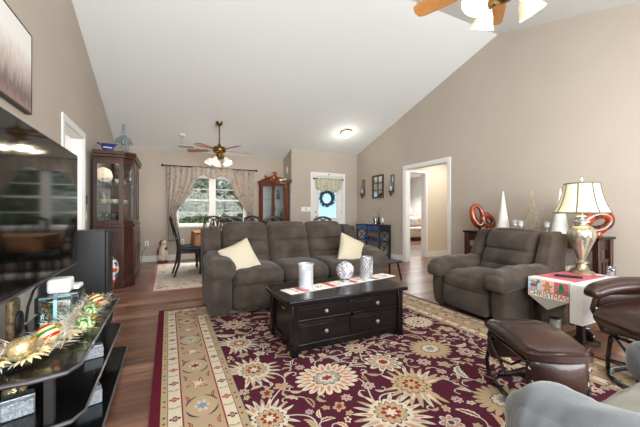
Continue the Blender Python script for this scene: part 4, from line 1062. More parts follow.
# ================================================================= CHINA CABINET
def dish_set(items):
    pass
t = thing('china_cabinet', 'dark cherry china cabinet with glass doors full of dishes against the left wall', 'cabinet', (-.93, 5.20, 0))
cab = t; L_ = 1.22; D_ = .47; c1 = .11
def plan(e=0.0, d=0.0): return [(0, -e), (D_-c1+e*.4, -e), (D_+e, c1-e*.4), (D_+e, L_-c1+e*.4), (D_-c1+e*.4, L_+e), (0, L_+e)]
mb = MB(); mb.prism(plan(.02), 0, .10); mb.prism(plan(.0), .10, .86); mb.prism(plan(.02), .86, .90)
lower = mb.build('lower_body', M_darkch, t, bevel=.004)
mb = MB(); mb.box(.06, D_-c1-.05, -.008, 0, .17, .20); mb.box(.06, D_-c1-.05, -.008, 0, .78, .81); mb.box(.06, .09, -.008, 0, .2, .78); mb.box(D_-c1-.08, D_-c1-.05, -.008, 0, .2, .78); mb.build('side_moulding', M_darkch, lower, bevel=.003)
n = 3; yw = (L_-2*c1-.02)/n
for i in range(n):
    y = c1+.01+i*yw; mb = MB(); mb.box(D_, D_+.018, y+.01, y+yw-.01, .13, .83); mb.box(D_+.018, D_+.024, y+.06, y+yw-.06, .20, .76); d = mb.build('door', M_darkch, t, bevel=.005); mb = MB(); mb.sphere((D_+.035, y+(yw-.03 if i == 0 else .03), .55), .013, 8); mb.build('knob', M_brass, d)
# upper: posts, glass, shelves, crown
z0, z1 = .90, 1.82
mb = MB(); mb.box(0, .018, .01, L_-.01, z0, z1); mb.build('mirror_back', mat('cabinet_back', (190, 190, 186), .15, .5), t)
mb = MB()
for y in (0, L_-.03):
    mb = MB(); mb.box(0, .05, y, y+.03, z0, z1); mb.box(D_-c1-.06, D_-c1, y, y+.03, z0, z1); mb.box(.05, D_-c1-.06, y, y+.03, z0, z0+.06); mb.box(.05, D_-c1-.06, y, y+.03, z1-.06, z1); mb.build('side_frame', M_darkch, t, bevel=.003)
for y in (c1, L_-c1-.04): mb = MB(); mb.box(D_-.03, D_, y, y+.04, z0, z1); mb.build('corner_post', M_darkch, t, bevel=.003)
mb = MB(); mb.prism([(D_-c1, 0), (D_, c1), (D_-.015, c1+.012), (D_-c1-.015, .012)], z0, z0+.06); mb.build('corner_rail', M_darkch, t, bevel=.002)
mb = MB(); mb.prism([(D_-c1, 0), (D_, c1), (D_-.015, c1+.012), (D_-c1-.015, .012)], z1-.06, z1); mb.build('corner_rail', M_darkch, t, bevel=.002)
mb = MB(); mb.box(.05, D_-c1-.06, .012, .016, z0+.06, z1-.06); mb.build('side_glass', M_cabgl, t)
mb = MB(); mb.prism([(D_-c1-.004, .008), (D_-.012, c1), (D_-.008, c1-.004), (D_-c1, .004)], z0+.06, z1-.06); mb.build('corner_glass', M_cabgl, t)
for i in range(3):
    y = c1+.04+i*(L_-2*c1-.08)/3; y2 = c1+.04+(i+1)*(L_-2*c1-.08)/3; mb = MB()
    mb.box(D_-.02, D_+.004, y, y+.045, z0+.005, z1-.005); mb.box(D_-.02, D_+.004, y2-.045, y2, z0+.005, z1-.005); mb.box(D_-.02, D_+.004, y+.045, y2-.045, z0+.005, z0+.06); mb.box(D_-.02, D_+.004, y+.045, y2-.045, z1-.07, z1-.005)
    d = mb.build('glass_door', M_darkch, t, bevel=.003); mb = MB(); mb.box(D_-.010, D_-.006, y+.045, y2-.045, z0+.06, z1-.07); mb.build('door_glass', M_cabgl, d)
mb = MB()
for z in (1.19, 1.49): mb.prism([(.02, .035), (D_-c1-.02, .035), (D_-.035, c1+.01), (D_-.035, L_-c1), (D_-c1-.02, L_-.035), (.02, L_-.035)], z, z+.008)
mb.build('glass_shelf', M_crys, t)
mb = MB(); mb.prism(plan(.0), z1, z1+.03); mb.prism(plan(.03), z1+.03, z1+.07); mb.prism(plan(.042), z1+.07, z1+.12); mb.build('crown', M_darkch, t, bevel=.006)
point('cabinet_light', (-.93+.26, 5.45, 1.76), 2.2, (1, .93, .82), .03)
def plate_up(x, y, z, r, col, label, rz=0):
    t = thing('plate', label, 'plate', (x, y, z), rz, 'dishes in the china cabinet')
    M = T(0, 0, r+.002, 0, PI/2-.2); mb = MB(); mb.lathe([(.0001, 0), (r*.6, .002), (r*.98, .016), (r, .018), (r*.97, .020), (r*.58, .008), (.0001, .006)], 28, M=M); mb.build('plate', col, t)
def goblet(x, y, z, h, label):
    t = thing('goblet', label, 'glass', (x, y, z), 0, 'glassware in the china cabinet')
    mb = MB(); mb.lathe([(h*.2, 0), (h*.2, .003), (.005, .01), (.004, h*.45), (h*.12, h*.5), (h*.22, h*.7), (h*.2, h)], 14, cap=False); mb.build('bowl', M_crys, t, solid=.0015)
def cup(x, y, z, label, m=None):
    t = thing('tea_cup', label, 'cup', (x, y, z), 0, 'cups in the china cabinet')
    mb = MB(); mb.lathe([(.06, 0), (.075, .008), (.02, .010), (.024, .014), (.043, .035), (.047, .065), (.044, .065), (.038, .03), (.0001, .018)], 18); mb.build('cup', m or M_china, t); mb = MB(); mb.tube([(.045, 0, .055), (.068, 0, .052), (.066, 0, .032), (.042, 0, .03)], .004, 6); mb.build('handle', m or M_china, t)
plate_up(-.84, 5.43, 1.499, .115, mat('floral_china', (226, 214, 196), .25, c2=(200, 168, 140), scale=18), 'large cream patterned platter standing on the top shelf of the china cabinet', -.9)
plate_up(-.88, 5.83, 1.499, .11, M_china, 'white plate standing on the top shelf behind the cabinet doors')
plate_up(-.88, 6.05, 1.499, .11, M_china, 'farther white plate standing on the top shelf behind the cabinet doors')
for i, (x, y) in enumerate(((-.80, 5.30), (-.66, 5.43), (-.66, 5.65))): cup(x, y, 1.499, 'white tea cup on the top glass shelf of the china cabinet')
for i, (x, y) in enumerate(((-.82, 5.31), (-.68, 5.33), (-.75, 5.47), (-.62, 5.55), (-.7, 5.75), (-.7, 5.9))): cup(x, y, 1.199, 'tea cup with saucer on the middle glass shelf of the china cabinet', M_china if i % 2 else mat('gold_rim_china', (214, 196, 160), .25))
plate_up(-.88, 5.63, 1.199, .10, M_china, 'plate standing at the back of the middle glass shelf')
for i, (x, y) in enumerate(((-.86, 5.27), (-.78, 5.27), (-.70, 5.27), (-.82, 5.39), (-.72, 5.39), (-.64, 5.41), (-.74, 5.55), (-.64, 5.63), (-.7, 5.7), (-.7, 5.9), (-.7, 6.1))): goblet(x, y, .901, .17, 'stemmed crystal glass on the cabinet floor behind the lower glass')
# on top of it
t = thing('bowl', 'cobalt blue boat shaped bowl with white pattern on top of the china cabinet', 'bowl', (-.78, 5.35, 1.941), .1)
mb = MB(); mb.lathe([(.05, 0), (.052, .008), (.06, .03), (.088, .09), (.098, .115), (.092, .115), (.075, .08), (.0001, .03)], 30, sy=.8); mb.build('bowl_body', mat('blue_pattern', (24, 40, 108), .2, c2=(60, 80, 150), scale=12, contrast=.05, coat=.5), t)
mb = MB(); mb.tube([(-.09, 0, .105), (-.125, 0, .13), (-.11, 0, .115)], .014, 8); mb.tube([(.09, 0, .105), (.115, 0, .125)], .012, 8); mb.build('spout', M_blue, t)
mb = MB()
for i in range(5): mb.sphere((math.cos(-1.57+(i-2)*.3)*.076, math.sin(-1.57+(i-2)*.3)*.063, .06), .010, 5, sc=(1, .5, 1))
mb.build('white_motif', M_china, t)
t = thing('oil_lamp', 'clear glass oil lamp with tall chimney behind the blue bowl on the china cabinet', 'oil lamp', (-.62, 5.65, 1.941))
mb = MB(); mb.lathe([(.07, 0), (.075, .01), (.03, .03), (.025, .06), (.075, .09), (.085, .13), (.06, .17), (.025, .185)], 24); mb.build('glass_base', M_crys, t)
mb = MB(); mb.lathe([(.12, .19), (.125, .20), (.10, .27), (.045, .31), (.04, .33)], 28, cap=False); mb.build('glass_shade', M_crys, t, solid=.002)
mb = MB(); mb.lathe([(.03, .19), (.034, .24), (.024, .32), (.02, .50)], 20, cap=False); mb.build('chimney', M_crys, t, solid=.0015); mb = MB(); mb.lathe([(.028, .182), (.03, .20), (.02, .205)], 16); mb.build('burner', M_brass, t)
t = thing('curio_cabinet', 'narrow reddish wood cabinet in the corner behind the china cabinet', 'cabinet', (-.97, 7.1, 0))
mb = MB(); mb.box(0, .36, 0, .42, .08, 1.78); mb.build('body', M_cherry, t, bevel=.004); mb = MB(); mb.box(-.0, .39, -.03, .45, 1.78, 1.81); mb.box(0, .42, -.05, .47, 1.81, 1.86); mb.build('crown', M_cherry, t, bevel=.004); mb = MB(); mb.box(0, .38, -.02, .44, 0, .08); mb.build('plinth', M_cherry, t, bevel=.003)
mb = MB(); mb.box(.36, .372, .04, .38, .3, 1.7); mb.build('door', M_cherry, t, bevel=.004)
# dog figurine by the baseboard
t = thing('dog_statue', 'brown and white sitting dog statue on the floor by the dining room outlet', 'statue', (-.10, 7.50, 0), .5)
M_dogb = mat('statue_brown', (122, 66, 36), .45); M_dogw = mat('statue_white', (220, 208, 192), .45)
mb = MB(); mb.lathe([(.11, 0), (.11, .035), (.095, .05)], 20); mb.build('base', M_dogb, t)
mb = MB(); mb.tube([(0, .03, .06), (0, .03, .16), (0, 0, .28), (0, -.02, .36), (0, -.025, .40)], [.085, .09, .075, .05, .045], 14); mb.sphere((0, -.03, .43), .058, 12, sc=(.95, 1.05, .95)); mb.tube([(0, -.06, .425), (0, -.12, .405)], [.04, .026], 10)
for s in (-1, 1): mb.tube([(s*.045, -.05, .26), (s*.045, -.075, .14), (s*.045, -.07, .055)], [.03, .024, .022], 8); mb.sphere((s*.045, -.085, .06), .026, 8, sc=(1, 1.4, .6)); mb.sphere((s*.07, .0, .10), .055, 10, sc=(.7, 1.1, 1))
mb.build('body', M_dogw, t)
mb = MB()
for s in (-1, 1): mb.tube([(s*.045, -.01, .47), (s*.068, -.015, .43), (s*.066, -.02, .37)], [.018, .026, .012], 8, flat=.5)
mb.sphere((0, -.01, .445), .058, 10, sc=(1.04, .95, .9)); mb.sphere((0, .045, .21), .096, 10, sc=(1.0, .8, 1.4)); mb.sphere((.03, -.02, .30), .06, 8, sc=(1.1, 1, .8)); mb.sphere((0, -.125, .412), .013, 6)
mb.build('brown_patches', M_dogb, t)
mb = MB(); mb.tube([(0, .10, .09), (.05, .14, .12), (.10, .14, .20), (.13, .12, .28)], [.018, .016, .012, .008], 8); mb.build('tail', M_dogb, t)
def outlet(x, z, label, y=YB, gang=1):
    t = thing('outlet', label, 'outlet', (x, y-.0005, z)); mb = MB(); mb.box(-.038*gang, .038*gang, -.007, 0, -.058, .058); mb.build('plate', M_white, t, bevel=.002)
    mb = MB()
    for q in (-.02, .02): mb.box(-.012, .012, -.009, -.007, q-.01, q+.01)
    mb.build('socket', M_blackm, t); return t
outlet(-.42, .40, 'white outlet above the baseboard left of the dog statue'); outlet(.30, .42, 'white outlet below the dining window curtain')
o = MB().tube([(-.42, 7.757, .38), (-.45, 7.75, .30), (-.5, 7.74, .2), (-.52, 7.73, .02), (-.60, 7.7, .012)], .005, 6).build('cord', M_blackm); tag(o, 'thin dark cord running from the outlet down behind the cabinets', 'cord')

# ================================================================= DINING
F = Flat(); rx0, rx1, ry0, ry1 = -.24, 2.2, 4.66, 7.2
F.mb.box(rx0, rx1, ry0, ry1, .001, .010, 0)
z = .0105; rnd = random.Random(9)
F.rect(rx0+.06, rx1-.06, ry0+.06, ry1-.06, 1, z); F.rect(rx0+.30, rx1-.30, ry0+.30, ry1-.30, 2, z+.0003)
for i in range(420):
    x, y = rnd.uniform(rx0+.1, rx1-.1), rnd.uniform(ry0+.1, ry1-.1); R = rnd.uniform(.02, .05)
    if rnd.random() < .5: F.star((x, y), R, rnd.choice((5, 6, 8)), .5, rnd.choice((0, 3, 4, 3)), z+.0006+.0001*(i % 4), rnd.uniform(0, 6))
    else: F.leaf((x, y), R*2.4, rnd.uniform(0, 6), rnd.uniform(-2, 2), R*.3, rnd.choice((0, 3, 4)), 1, z+.0006+.0001*(i % 4), 3)
o = F.mb.build('area_rug', [mat('dining_rug_rose', (150, 106, 98), .95), mat('dining_rug_ivory', (206, 192, 178), .95), mat('dining_rug_beige', (196, 182, 166), .95), mat('dining_rug_grey', (150, 146, 138), .95), mat('dining_rug_taupe', (172, 140, 124), .95)], smooth=False)
tag(o, 'pale ivory and rose floral rug under the dining table', 'rug')
zf = .012
TX0, TX1, TY0, TY1 = .42, 2.30, 5.62, 6.60
t = thing('dining_table', 'dark wood dining table with a tan cloth in front of the dining window', 'dining table', ((TX0+TX1)/2, (TY0+TY1)/2, zf))
hx, hy = (TX1-TX0)/2, (TY1-TY0)/2
mb = MB(); mb.box(-hx, hx, -hy, hy, .69, .715); mb.build('table_top', M_chairw, t, bevel=.005); mb = MB(); mb.box(-hx+.06, hx-.06, -hy+.06, hy-.06, .61, .69); mb.build('apron', M_chairw, t, bevel=.003)
for sx in (-1, 1):
    for sy in (-1, 1): mb = MB(); mb.lathe([(.022, 0), (.03, .03), (.022, .08), (.035, .3), (.028, .5), (.038, .53), (.038, .69)], 14, c=(sx*(hx-.09), sy*(hy-.09))); mb.build('leg', M_chairw, t)
# table cloth with scalloped hang
M_tcl = mat('tan_tablecloth', (176, 124, 84), .85, c2=(198, 148, 106), scale=9)
mb = MB(); top = zf+.716
per = []; cx_, cy_ = (TX0+TX1)/2, (TY0+TY1)/2; N_ = 180
def sup(a, k=1.0, e=14):
    c, s_ = math.cos(a), math.sin(a); return (cx_+(hx+.006)*k*math.copysign(abs(c)**(2/e), c), cy_+(hy+.006)*k*math.copysign(abs(s_)**(2/e), s_))
vs = [(cx_, cy_, top+.004)]; fs = []
levels = [(1, top+.004, 0), (1.002, top-.02, .003), (1.01, top-.10, .012), (1.015, top-.20, .02)]
P0 = []
for j in range(N_):
    a = 2*PI*j/N_; x, y = sup(a); P0.append((x, y))
import itertools
def nrm(j):
    x0, y0_ = P0[j-1]; x1_, y1_ = P0[(j+1) % N_]; v = Vector((y1_-y0_, -(x1_-x0), 0)); return v.normalized() if v.length > 0 else Vector((1, 0, 0))
s_len = [0]
for j in range(1, N_): s_len.append(s_len[-1]+math.dist(P0[j], P0[j-1]))
for li, (k, zz, amp) in enumerate(levels):
    for j in range(N_):
        n_ = nrm(j); ph = s_len[j]*22; corner = min(abs(abs(P0[j][0]-cx_)-hx), 1)+min(abs(abs(P0[j][1]-cy_)-hy), 1)
        dz = -.10*math.exp(-(corner/.12)**2)*(li/3)
        o_ = amp*(1+math.sin(ph))*.7+.004
        vs.append((P0[j][0]+n_.x*o_, P0[j][1]+n_.y*o_, zz+dz))
for j in range(N_): fs.append((0, 1+j, 1+(j+1) % N_))
for li in range(3):
    for j in range(N_): a = 1+li*N_; fs.append((a+j, a+N_+j, a+N_+(j+1) % N_, a+(j+1) % N_))
mb.add(vs, fs); o = mb.build('tablecloth', M_tcl, solid=.002); tag(o, 'tan cloth draped over the dining table with a hanging corner', 'tablecloth')
def make_chair(label):
    t = thing('dining_chair', label, 'dining chair', (0, 0, 0), 0, 'dining chairs around the tan clothed table')
    mb = MB()
    def sc(u, v, w_, p): q = p.copy(); q.x *= 1-.08*v; return q
    mb.puff((0, .22, .455), (.48, .44, .07), .03, (.005, .01, .02), 10, sc); mb.build('seat', mat('navy_seat', (34, 42, 54), .6), t)
    mb = MB(); mb.box(-.22, .22, .02, .42, .38, .425); mb.build('seat_rail', M_chairw, t, bevel=.004)
    for s in (-1, 1):
        mb = MB(); mb.tube([(s*.21, .03, .42), (s*.215, .025, .3), (s*.205, .02, 0.0)], [.026, .022, .015], 8); mb.build('leg', M_chairw, t)
        mb = MB(); mb.tube([(s*.185, .52, 0.0), (s*.195, .455, .2), (s*.20, .43, .42), (s*.205, .45, .60), (s*.20, .50, .80), (s*.18, .545, .93)], [.015, .019, .022, .019, .018, .016], 8); mb.build('rear_leg', M_chairw, t)
    mb = MB(); mb.tube([(-.185+.37*i/12, .545+.02*math.sin(PI*i/12), .93+.055*math.sin(PI*i/12)) for i in range(13)], .021, 8); top = mb.build('top_rail', M_chairw, t)
    mb = MB()
    def yb(z): return .44+.13*max(0, (z-.5)/.45)
    def ell(cx, cz_, rx, rz): 
        pts = []
        for i in range(24):
            a = 2*PI*i/24; z = cz_+rz*math.sin(a); pts.append((cx+rx*math.cos(a), yb(z), z))
        mb.tube(pts, .0115, 6, closed=True)
    ell(-.075, .82, .085, .135); ell(.075, .82, .085, .135); ell(0, .78, .07, .15)
    mb.tube([(-.2, yb(.64), .64), (0, yb(.62), .61), (.2, yb(.64), .64)], .013, 6)
    mb.build('lattice', M_chairw, t); return t
# local: faces -y (front at y=0, back at y=.5)
c0 = make_chair('dark dining chair seen from its side at the left end of the table'); c0.location = (.60, 5.84, zf); c0.rotation_euler = (0, 0, PI/2+.06)
copy_thing(c0, (.93, 5.86, zf), PI, 'dark lattice back chair on the near side, left of the other near one')
copy_thing(c0, (1.70, 5.86, zf), PI, 'dark lattice back chair on the near side in front of the corner cabinet')
copy_thing(c0, (.88, 6.42, zf), 0, 'lattice back chair on the window side, behind the left near chair')
copy_thing(c0, (1.72, 6.42, zf), 0, 'lattice back chair on the window side, right one against the curtain')
c5 = copy_thing(c0, (2.98, 6.30, 0), PI*.95, 'lattice back chair standing by itself in front of the entry wall'); 
# curtains
def fabric_floral(name, base, cols, sc):
    m = bpy.data.materials.new(name); m.use_nodes = True; nt = m.node_tree; N = nt.nodes; L = nt.links; b = N['Principled BSDF']
    tc = N.new('ShaderNodeTexCoord'); n = N.new('ShaderNodeTexNoise'); n.inputs['Scale'].default_value = sc; n.inputs['Detail'].default_value = 5; n.inputs['Roughness'].default_value = .7; L.new(tc.outputs['Object'], n.inputs['Vector'])
    r = N.new('ShaderNodeValToRGB'); L.new(n.outputs[0], r.inputs[0]); e = r.color_ramp.elements; e[0].position = .34; e[0].color = lin(cols[0]); e[1].position = .68; e[1].color = lin(cols[1])
    q = e.new(.46); q.color = lin(base); q = e.new(.54); q.color = lin(base); q = e.new(.6); q.color = lin(cols[2])
    L.new(r.outputs[0], b.inputs[0]); b.inputs['Roughness'].default_value = .9; return m
M_cur = fabric_floral('faded_floral', (178, 170, 158), [(112, 112, 104), (222, 216, 206), (178, 126, 120)], 11)
def curtain(name, fn, label, nu=70, nv=30):
    mb = MB(); mb.sheet(fn, nu, nv); o = mb.build(name, M_cur, solid=.003); return tag(o, label, 'curtain', 'floral dining window drapes')
yc = YB-.10
def edge_left(v): # inner edge x as function of height 0 top..1 bottom
    return .16+.46*math.cos(min(1, v/.62)*PI/2)**1.0 if v < .62 else .16+.10*(v-.62)/.38
def fl(u, v):
    x0 = -.02+.02*v; x1 = edge_left(v); x = x0+(x1-x0)*u; z = 2.12-1.68*v; return (x, yc+.028*math.sin(u*34+v*1.2), z)
curtain('curtain', fl, 'left floral drape swept back beside the dining window')
def fr(u, v):
    x0 = 1.93-.02*v; x1 = 1.93-(edge_left(v)+.02)+0; x1 = 1.93-(.18+.44*math.cos(min(1, v/.62)*PI/2)) if v < .62 else 1.75-.08*(v-.62)/.38
    x = x0+(x1-x0)*u; return (x, yc+.028*math.sin(u*34+v*1.2), 2.12-1.68*v)
curtain('curtain', fr, 'right floral drape swept back beside the dining window')
def fv(u, v):
    x = .50+.90*u; hang = .20+.10*math.cos((u-.5)*4*PI)*.5+.05*abs(math.sin((u-.5)*PI)); return (x, yc-.035+.02*math.sin(u*40)*(1-v*.3)-.02*math.sin(v*PI), 2.13-hang*v)
curtain('curtain', fv, 'floral swag valance hanging across the top middle of the dining window', 60, 12)
t = thing('curtain_rod', 'dark curtain rod with round finials above the dining window', 'curtain rod', (.94, yc, 2.135)); mb = MB(); mb.cyl((-1.03, 0, 0), (1.03, 0, 0), .012); mb.build('rod', M_blackm, t)
for s in (-1, 1):
    mb = MB(); mb.sphere((s*1.05, 0, 0), .028, 10); mb.build('finial', M_blackm, t); mb = MB(); mb.box(s*.98-.01, s*.98+.01, 0, .099, -.01, .01); mb.build('bracket', M_blackm, t)

# ================================================================= CORNER CABINET
t = thing('corner_cabinet', 'cherry corner curio cabinet with arched pediment and glass doors in the dining room corner', 'cabinet', (2.72, 7.75, 0))
# plan in local coords (corner at origin, cabinet towards -x -y)
A, Bc = .66, .13
plan_ = [(0, 0), (-A, 0), (-A, -Bc), (-Bc, -A), (0, -A)]
def pl(e): return [(0, 0), (-A-e, 0), (-A-e, -Bc-e*.6), (-Bc-e*.6, -A-e), (0, -A-e)]
mb = MB(); mb.prism(pl(0), 0, .80); mb.prism(pl(.015), .80, .83); mb.build('lower_body', M_cherry, t, bevel=.003)
mb = MB(); mb.prism(pl(0), 1.80, 1.84); mb.prism(pl(.025), 1.84, 1.88); mb.build('crown', M_cherry, t, bevel=.004)
d0, d1 = Vector((-A, -Bc, 0)), Vector((-Bc, -A, 0)); dv = (d1-d0); Ld = dv.length; dv.normalize(); dn = Vector((-dv.y, dv.x, 0))
if dn.dot(Vector((-1, -1, 0))) < 0: dn = -dn
Mf = Matrix(((dv.x, dn.x*-1, 0, d0.x), (dv.y, dn.y*-1, 0, d0.y), (0, 0, 1, 0), (0, 0, 0, 1)))  # local x along the face, y inward
mb = MB(); mb.box(0, .05, 0, .03, .83, 1.8, 0, Mf); mb.box(Ld-.05, Ld, 0, .03, .83, 1.8, 0, Mf); mb.box(-.02, .0, 0, .12, .83, 1.8, 0, Mf); mb.box(Ld, Ld+.02, 0, .12, .83, 1.8, 0, Mf); mb.build('front_posts', M_cherry, t, bevel=.003)
for k in (0, 1):
    a = .05+k*(Ld-.10)/2; b = a+(Ld-.10)/2; mb = MB()
    mb.box(a+.002, a+.04, -.004, .02, .835, 1.795, 0, Mf); mb.box(b-.04, b-.002, -.004, .02, .835, 1.795, 0, Mf); mb.box(a+.04, b-.04, -.004, .02, .835, .88, 0, Mf); mb.box(a+.04, b-.04, -.004, .02, 1.74, 1.795, 0, Mf)
    d = mb.build('glass_door', M_cherry, t, bevel=.003); mb = MB(); mb.box(a+.04, b-.04, .006, .01, .88, 1.74, 0, Mf); mb.build('door_glass', M_cabgl, d)
    mb = MB(); mb.sphere(Mf @ Vector((b-.02 if k == 0 else a+.02, -.012, 1.2)), .010, 6); mb.build('knob', M_brass, d)
mb = MB(); mb.prism([(-.01, -.01), (-A+.02, -.01), (-A+.02, -.02), (-.02, -.02), (-.02, -A+.02), (-.01, -A+.02)], .83, 1.80); mb.build('mirror_back', mat('pale_back', (225, 226, 224), .4, .0), t)
mb = MB()
for z in (1.12, 1.42): mb.prism([(-.03, -.03), (-A+.03, -.03), (-A+.03, -Bc), (-Bc, -A+.03), (-.03, -A+.03)], z, z+.008)
mb.build('glass_shelf', M_crys, t)
# broken arch pediment
mb = MB()
for s in (-1, 1):
    pts = [Mf @ Vector((Ld/2+s*(Ld/2-.02-(Ld/2-.10)*i/9), .02, 1.895+.055*math.sin(PI/2*i/9)**1.5)) for i in range(10)]
    mb.tube(pts, [.014+.008*i/9 for i in range(10)], 8)
    poly = [(p-d0).dot(dv) for p in pts]
    for i in range(9): mb.box(min(poly[i], poly[i+1]), max(poly[i], poly[i+1]), .01, .03, 1.88, pts[i].z, 0, Mf)
    mb.sphere(pts[-1], .028, 8)
mb.build('pediment', M_cherry, t)
for i, (q, z, h) in enumerate(((.25, .831, .22), (.50, .831, .25), (.65, .831, .18), (.3, 1.129, .20), (.55, 1.129, .24), (.42, 1.429, .22), (.66, 1.429, .2))):
    p = Mf @ Vector((q, .20, 0)); tt = thing('glass_vase', 'pale glass vase on a shelf inside the corner cabinet', 'vase', (2.72+p.x, 7.75+p.y, z), 0, 'glassware inside the corner cabinet')
    mb = MB(); mb.lathe([(.03, 0), (.045, .02), (.05, h*.4), (.02, h*.7), (.035, h)], 16, cap=False); mb.build('glass', M_crys if i % 2 else M_china, tt, solid=.002)
pm = Mf @ Vector((Ld/2, .10, 0))
t = thing('clown_figurine', 'round reddish bear figurine on top of the corner cabinet in the gap of its pediment', 'figurine', (2.72+pm.x, 7.75+pm.y, 1.881), -.7)
M_rb = mat('red_brown_glaze', (150, 62, 34), .4); mb = MB(); mb.sphere((0, 0, .07), .068, 12, sc=(1, .9, 1)); mb.sphere((0, -.01, .165), .05, 12); 
for s in (-1, 1): mb.sphere((s*.038, 0, .205), .018, 8); mb.sphere((s*.055, -.03, .08), .024, 8); mb.sphere((s*.04, -.05, .02), .028, 8)
mb.build('body', M_rb, t); mb = MB(); mb.sphere((0, -.055, .155), .018, 8); mb.sphere((0, -.05, .07), .035, 8, sc=(1, .5, 1)); mb.build('muzzle', mat('ochre', (206, 140, 80), .5), t)
t['label'] = 'reddish bear figurine on top of the corner cabinet in the gap of its pediment'; t.name = 'bear_figurine'
pm = Mf @ Vector((.16, .16, 0))
t = thing('rooster_figurine', 'dark red rooster figurine on the left of the corner cabinet top', 'figurine', (2.72+pm.x, 7.75+pm.y, 1.881), -.7)
mb = MB(); mb.sphere((0, 0, .07), .06, 12, sc=(1.3, .7, .9)); mb.tube([(-.05, 0, .08), (-.075, 0, .13), (-.08, 0, .16)], [.035, .022, .022], 8); mb.build('body', M_rb, t); mb = MB(); mb.tube([(.06, 0, .08), (.10, 0, .13), (.12, 0, .11)], [.03, .025, .008], 8, flat=.4); mb.build('tail', M_cherry, t)
mb = MB(); mb.lathe([(.035, 0), (.03, .015), (.015, .025)], 12); mb.build('base', M_cherry, t)
pm = Mf @ Vector((Ld-.05, .12, 0))
t = thing('glass_candlestick', 'tall clear glass candlestick on the right of the corner cabinet top', 'candlestick', (2.72+pm.x, 7.75+pm.y, 1.881)); mb = MB(); mb.lathe([(.045, 0), (.045, .01), (.012, .03), (.02, .06), (.012, .09), (.022, .13), (.03, .16), (.02, .17)], 16); mb.build('glass', M_crys, t); mb = MB(); mb.lathe([(.012, .17), (.010, .32), (.002, .33)], 10); mb.build('candle', M_china, t)
# ================================================================= ENTRY
t = thing('wreath', 'round dark green wreath hanging on the front door glass', 'wreath', (3.73, YE+.012, 1.46))
mb = MB(); mb.tube([(.165*math.cos(2*PI*i/32), 0, .165*math.sin(2*PI*i/32)) for i in range(32)], .03, 8, closed=True); rnd = random.Random(6)
wr = [mat('wreath_dark', (46, 58, 56), .8), mat('wreath_blue', (74, 92, 98), .8), mat('wreath_berry', (110, 40, 40), .6)]
for i in range(420):
    a = rnd.uniform(0, 2*PI); r = .165+rnd.gauss(0, .022); p = Vector((r*math.cos(a), rnd.uniform(-.03, .012), r*math.sin(a))); b = a+rnd.uniform(-1.4, 1.4)
    d = Vector((math.cos(b), rnd.uniform(-.35, .05), math.sin(b)))*rnd.uniform(.04, .085); n_ = Vector((-math.sin(b), 0, math.cos(b)))*.009
    mb.add([p, p+d*.5+n_, p+d, p+d*.5-n_], [(0,1,2,3)], rnd.choice((0, 0, 1)))
mb.build('greenery', wr, t, smooth=False)
mb = MB()
for i in range(12): a = i*.53; mb.sphere((.165*math.cos(a), -.04, .165*math.sin(a)), .012, 5)
mb.build('berries', wr[2], t)
mb = MB(); mb.box(-.006, .006, -.004, 0, .17, .27); mb.build('hanger', M_blackm, t)
t = thing('door_valance', 'small green floral valance on a dark rod at the top of the front door', 'curtain', (3.765, YE-.03, 1.93))
mb = MB(); mb.cyl((-.42, 0, .03), (.42, 0, .03), .011)
for s in (-1, 1): mb.sphere((s*.43, 0, .03), .022, 8); mb.box(s*.40-.01, s*.40+.01, 0, .035, .02, .04)
mb.build('rod', M_blackm, t)
def dvf(u, v): x = -.36+.72*u; hang = .33-.07*math.cos(u*4*PI)*.6-.03*abs(u-.5); return (x, -.012+.018*math.sin(u*42), .05-hang*v)
mb = MB(); mb.sheet(dvf, 60, 10); mb.build('cloth', fabric_floral('door_floral', (204, 200, 176), [(96, 104, 70), (226, 220, 200), (150, 140, 96)], 26), t, solid=.003)
outlet(3.13, 1.17, 'wide white switch plate on the entry wall left of the front door', y=YE, gang=3.4).name = 'switch_plate'
t = thing('door_sensor', 'tiny dark sensor on the casing above the front door', 'sensor', (3.78, YE-.0185, 2.085)); mb = MB(); mb.box(-.02, .02, -.012, 0, -.012, .012); mb.build('housing', M_blackm, t)
# console
t = thing('console_table', 'dark blue console table with crossed side frames on the right wall', 'console table', (4.47, 6.18, 0))
M_nav = mat('navy_black', (24, 26, 34), .4)
mb = MB(); mb.box(-.175, .16, -.49, .49, .775, .80); mb.build('table_top', M_nav, t, bevel=.003)
mb = MB(); mb.box(-.155, .16, -.45, .45, .66, .775); mb.build('drawer_box', M_nav, t)
for s in (-1, 1):
    mb = MB(); mb.box(-.168, -.155, min(s*.01, s*.44), max(s*.01, s*.44), .67, .77); d = mb.build('drawer', M_dblue, t, bevel=.003); mb = MB(); mb.sphere((-.178, s*.22, .72), .014, 8); mb.build('knob', M_blackm, d)
for x in (-.165, .125):
    for y in (-.48, .445): mb = MB(); mb.box(x, x+.035, y, y+.035, 0, .775); mb.build('leg', M_nav, t, bevel=.002)
for z in (.40, .09): mb = MB(); mb.box(-.16, .155, -.46, .46, z, z+.022); mb.build('shelf', M_dblue if z > .3 else M_nav, t, bevel=.002)
for s in (-1, 1):
    mb = MB(); y = s*.463
    for z0, z1 in ((.425, .66), (.115, .40)):
        for f in (1, -1):
            a, b = (z0, z1) if f > 0 else (z1, z0); mb.tube([(-.135, y, a), (.13, y, b)], .011, 4)
        mb.box(-.135, .13, y-.01, y+.01, z0-.02, z0)
    mb.box(-.135, .13, y-.012, y+.012, .64, .775); mb.build('crossed_frame', M_nav, t)
zc = .801
